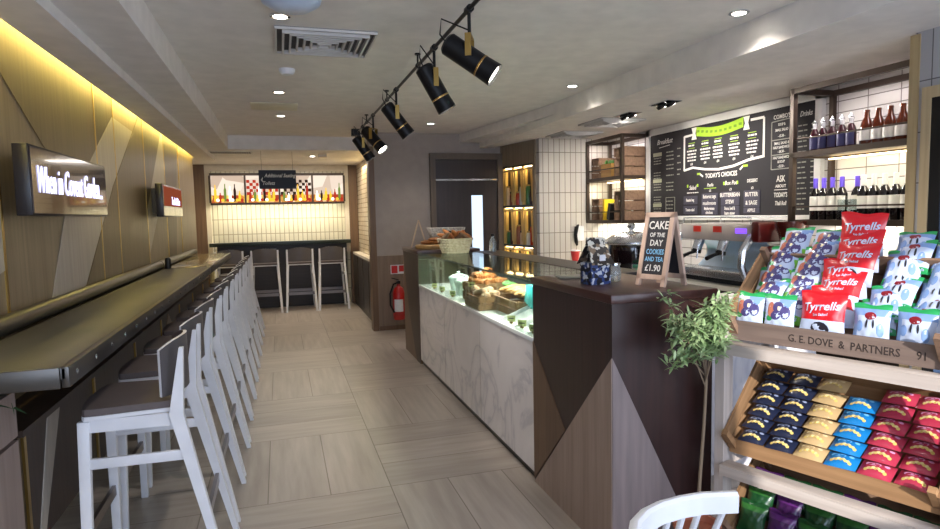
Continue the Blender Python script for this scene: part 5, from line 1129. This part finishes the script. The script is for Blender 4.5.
# bottom crate: dark green and purple packets
for nm, c1_, c2_ in (('green', (22, 68, 34), (44, 100, 42)), ('purple', (68, 26, 82), (100, 46, 116))):
    a_, f = packet(0.115, 0.13, 0.024, (lambda m1, m2: (lambda u, v: m2 if v > 0.7 and v < .9 else m1))(P_('bt_' + nm, c1_), P_('bt2_' + nm, c2_)))
    protos[nm] = a_
lay = ['green', 'purple', 'green', 'green', 'purple', 'green']
for r in range(3):
    for k in range(6):
        nm = lay[(k + (r > 1)) % 6]
        Mx = M3 @ T(-cw / 2 + 0.075 + 0.117 * k, 0.05 + 0.08 * r, 0.016 + 0.02) @ RX(-0.75 - 0.3)@ RZ(random.uniform(-.15, .15))
        put_pack(protos[nm], Mx, f'{nm} snack packet, {colname[k]} column and {rownames[r]} row of the bottom crate', f'{nm} packets in the bottom crate')

# ================================================================== OLIVE PLANT
op = thing('potted_olive', 'small olive tree with sunlit leaves between counter and snack stand', 'plant', (1.585, 2.08, 0))
MB().lathe([(0, 0), (0.07, 0), (0.09, 0.2), (0.096, 0.2), (0.096, 0.22), (0.082, 0.22), (0.08, 0.19), (0, 0.19)], n=24).build('pot', mat('terracotta', (168, 100, 76), 0.7), op)
b = MB(); b.sweep([(0, 0, 0.18), (0.02, 0.01, 0.4), (0.045, 0.02, 0.62), (0.05, 0.015, 0.8), (0.03, 0.0, 0.95)], [0.008, 0.007, 0.0065, 0.006, 0.004], 8)
tips = []
for i in range(26):
    a = random.uniform(0, 2 * PI); z0_ = random.uniform(0.78, 0.96); s0 = Vector((0.04, 0.01, z0_)); e = Vector((-0.015 + 0.17 * math.cos(a) * random.uniform(.3, 1), -0.01 + 0.13 * math.sin(a) * random.uniform(.4, 1), random.uniform(0.90, 1.17)))
    mid = s0.lerp(e, 0.5) + Vector((0, 0, 0.03)); b.sweep([s0, mid, e], [0.0028, 0.002, 0.001], 5); tips += [mid.lerp(e, q) for q in (0, .25, .5, .75, 1)]
b.build('trunk', mat('olive_bark', (128, 110, 90), 0.8), op)
b = MB()
for p_ in tips:
    for k in range(11):
        q = p_ + Vector((random.gauss(0, .012), random.gauss(0, .012), random.gauss(0, .012)))
        if q.y > 0.14: q.y = 0.14
        leaf(b, q, (random.uniform(-1, 1), random.uniform(-1, .5), random.uniform(-.3, 1)), random.uniform(0.035, 0.065), 0.013)
b.build('foliage', M_LEAF, op, recalc=False)

# ================================================================== WHITE CHAIR
ch = thing('white_chair', 'white spindle back chair cropped at the bottom edge', 'chair', (0.95, 1.42, 0), 0.0)
def arcp(u, rr=0.0, z=0.8):
    # curved back seen from behind; u 0..1 from left end to right end
    pts = [(0.70, 1.13), (0.74, 1.185), (0.79, 1.222), (0.845, 1.243), (0.905, 1.251), (0.965, 1.25), (1.05, 1.228)]
    x = u * (len(pts) - 1); i = min(int(x), len(pts) - 2); a, b_ = Vector(pts[i]), Vector(pts[i + 1]); p = a.lerp(b_, x - i)
    return Vector((p.x, p.y, z))
N = 24; q = MB(); prev = None
for i in range(N + 1):
    u = i / N; p = arcp(u); pn = arcp(min(1, u + .03)); pm = arcp(max(0, u - .03)); tg = (pn - pm).normalized(); nr = Vector((tg.y, -tg.x, 0))   # towards the camera
    ring = [p + nr * 0.013 + Vector((0, 0, -0.045)), p - nr * 0.011 + Vector((0, 0, -0.045)), p - nr * 0.013 + Vector((0, 0, 0.0)), p - nr * 0.004 + Vector((0, 0, 0.006)), p + nr * 0.006 + Vector((0, 0, 0.006)), p + nr * 0.014 + Vector((0, 0, -0.001))]
    ring = [q.bm.verts.new(v) for v in ring]
    if prev:
        for j in range(6): q.bm.faces.new((prev[j], prev[(j + 1) % 6], ring[(j + 1) % 6], ring[j]))
    else: q.bm.faces.new(ring)
    prev = ring
q.bm.faces.new(prev[::-1]); q.build('top_rail', M_WHITE, ch, True)
seatc = Vector((1.02, 0.98, 0))
for i in range(8):
    u = 0.06 + 0.88 * i / 7; p = arcp(u, z=0.76); e = p.lerp(Vector((0.93, 1.30, 0)), 0.0) ; e = Vector((0.94 + (p.x - 0.9) * 0.8, 1.36 + (p.y - 1.2) * 0.8, 0.455))
    MB().cyl(p, e, 0.008, 0.009, n=8).build('spindle', M_WHITE, ch, True)
q = MB(); q.lathe([(0, 0), (0.2, 0), (0.215, 0.01), (0.215, 0.03), (0.2, 0.038), (0, 0.03)], (0.97, 1.47, 0.42), 28); q.build('seat', M_WHITE, ch, True)
for sx in (-1, 1):
    for sy in (-1, 1): MB().cyl((0.97 + sx * 0.13, 1.47 + sy * 0.13, 0.42), (0.97 + sx * 0.19, 1.47 + sy * 0.19, 0.0), 0.016, 0.011, n=10).build('leg', M_WHITE, ch, True)
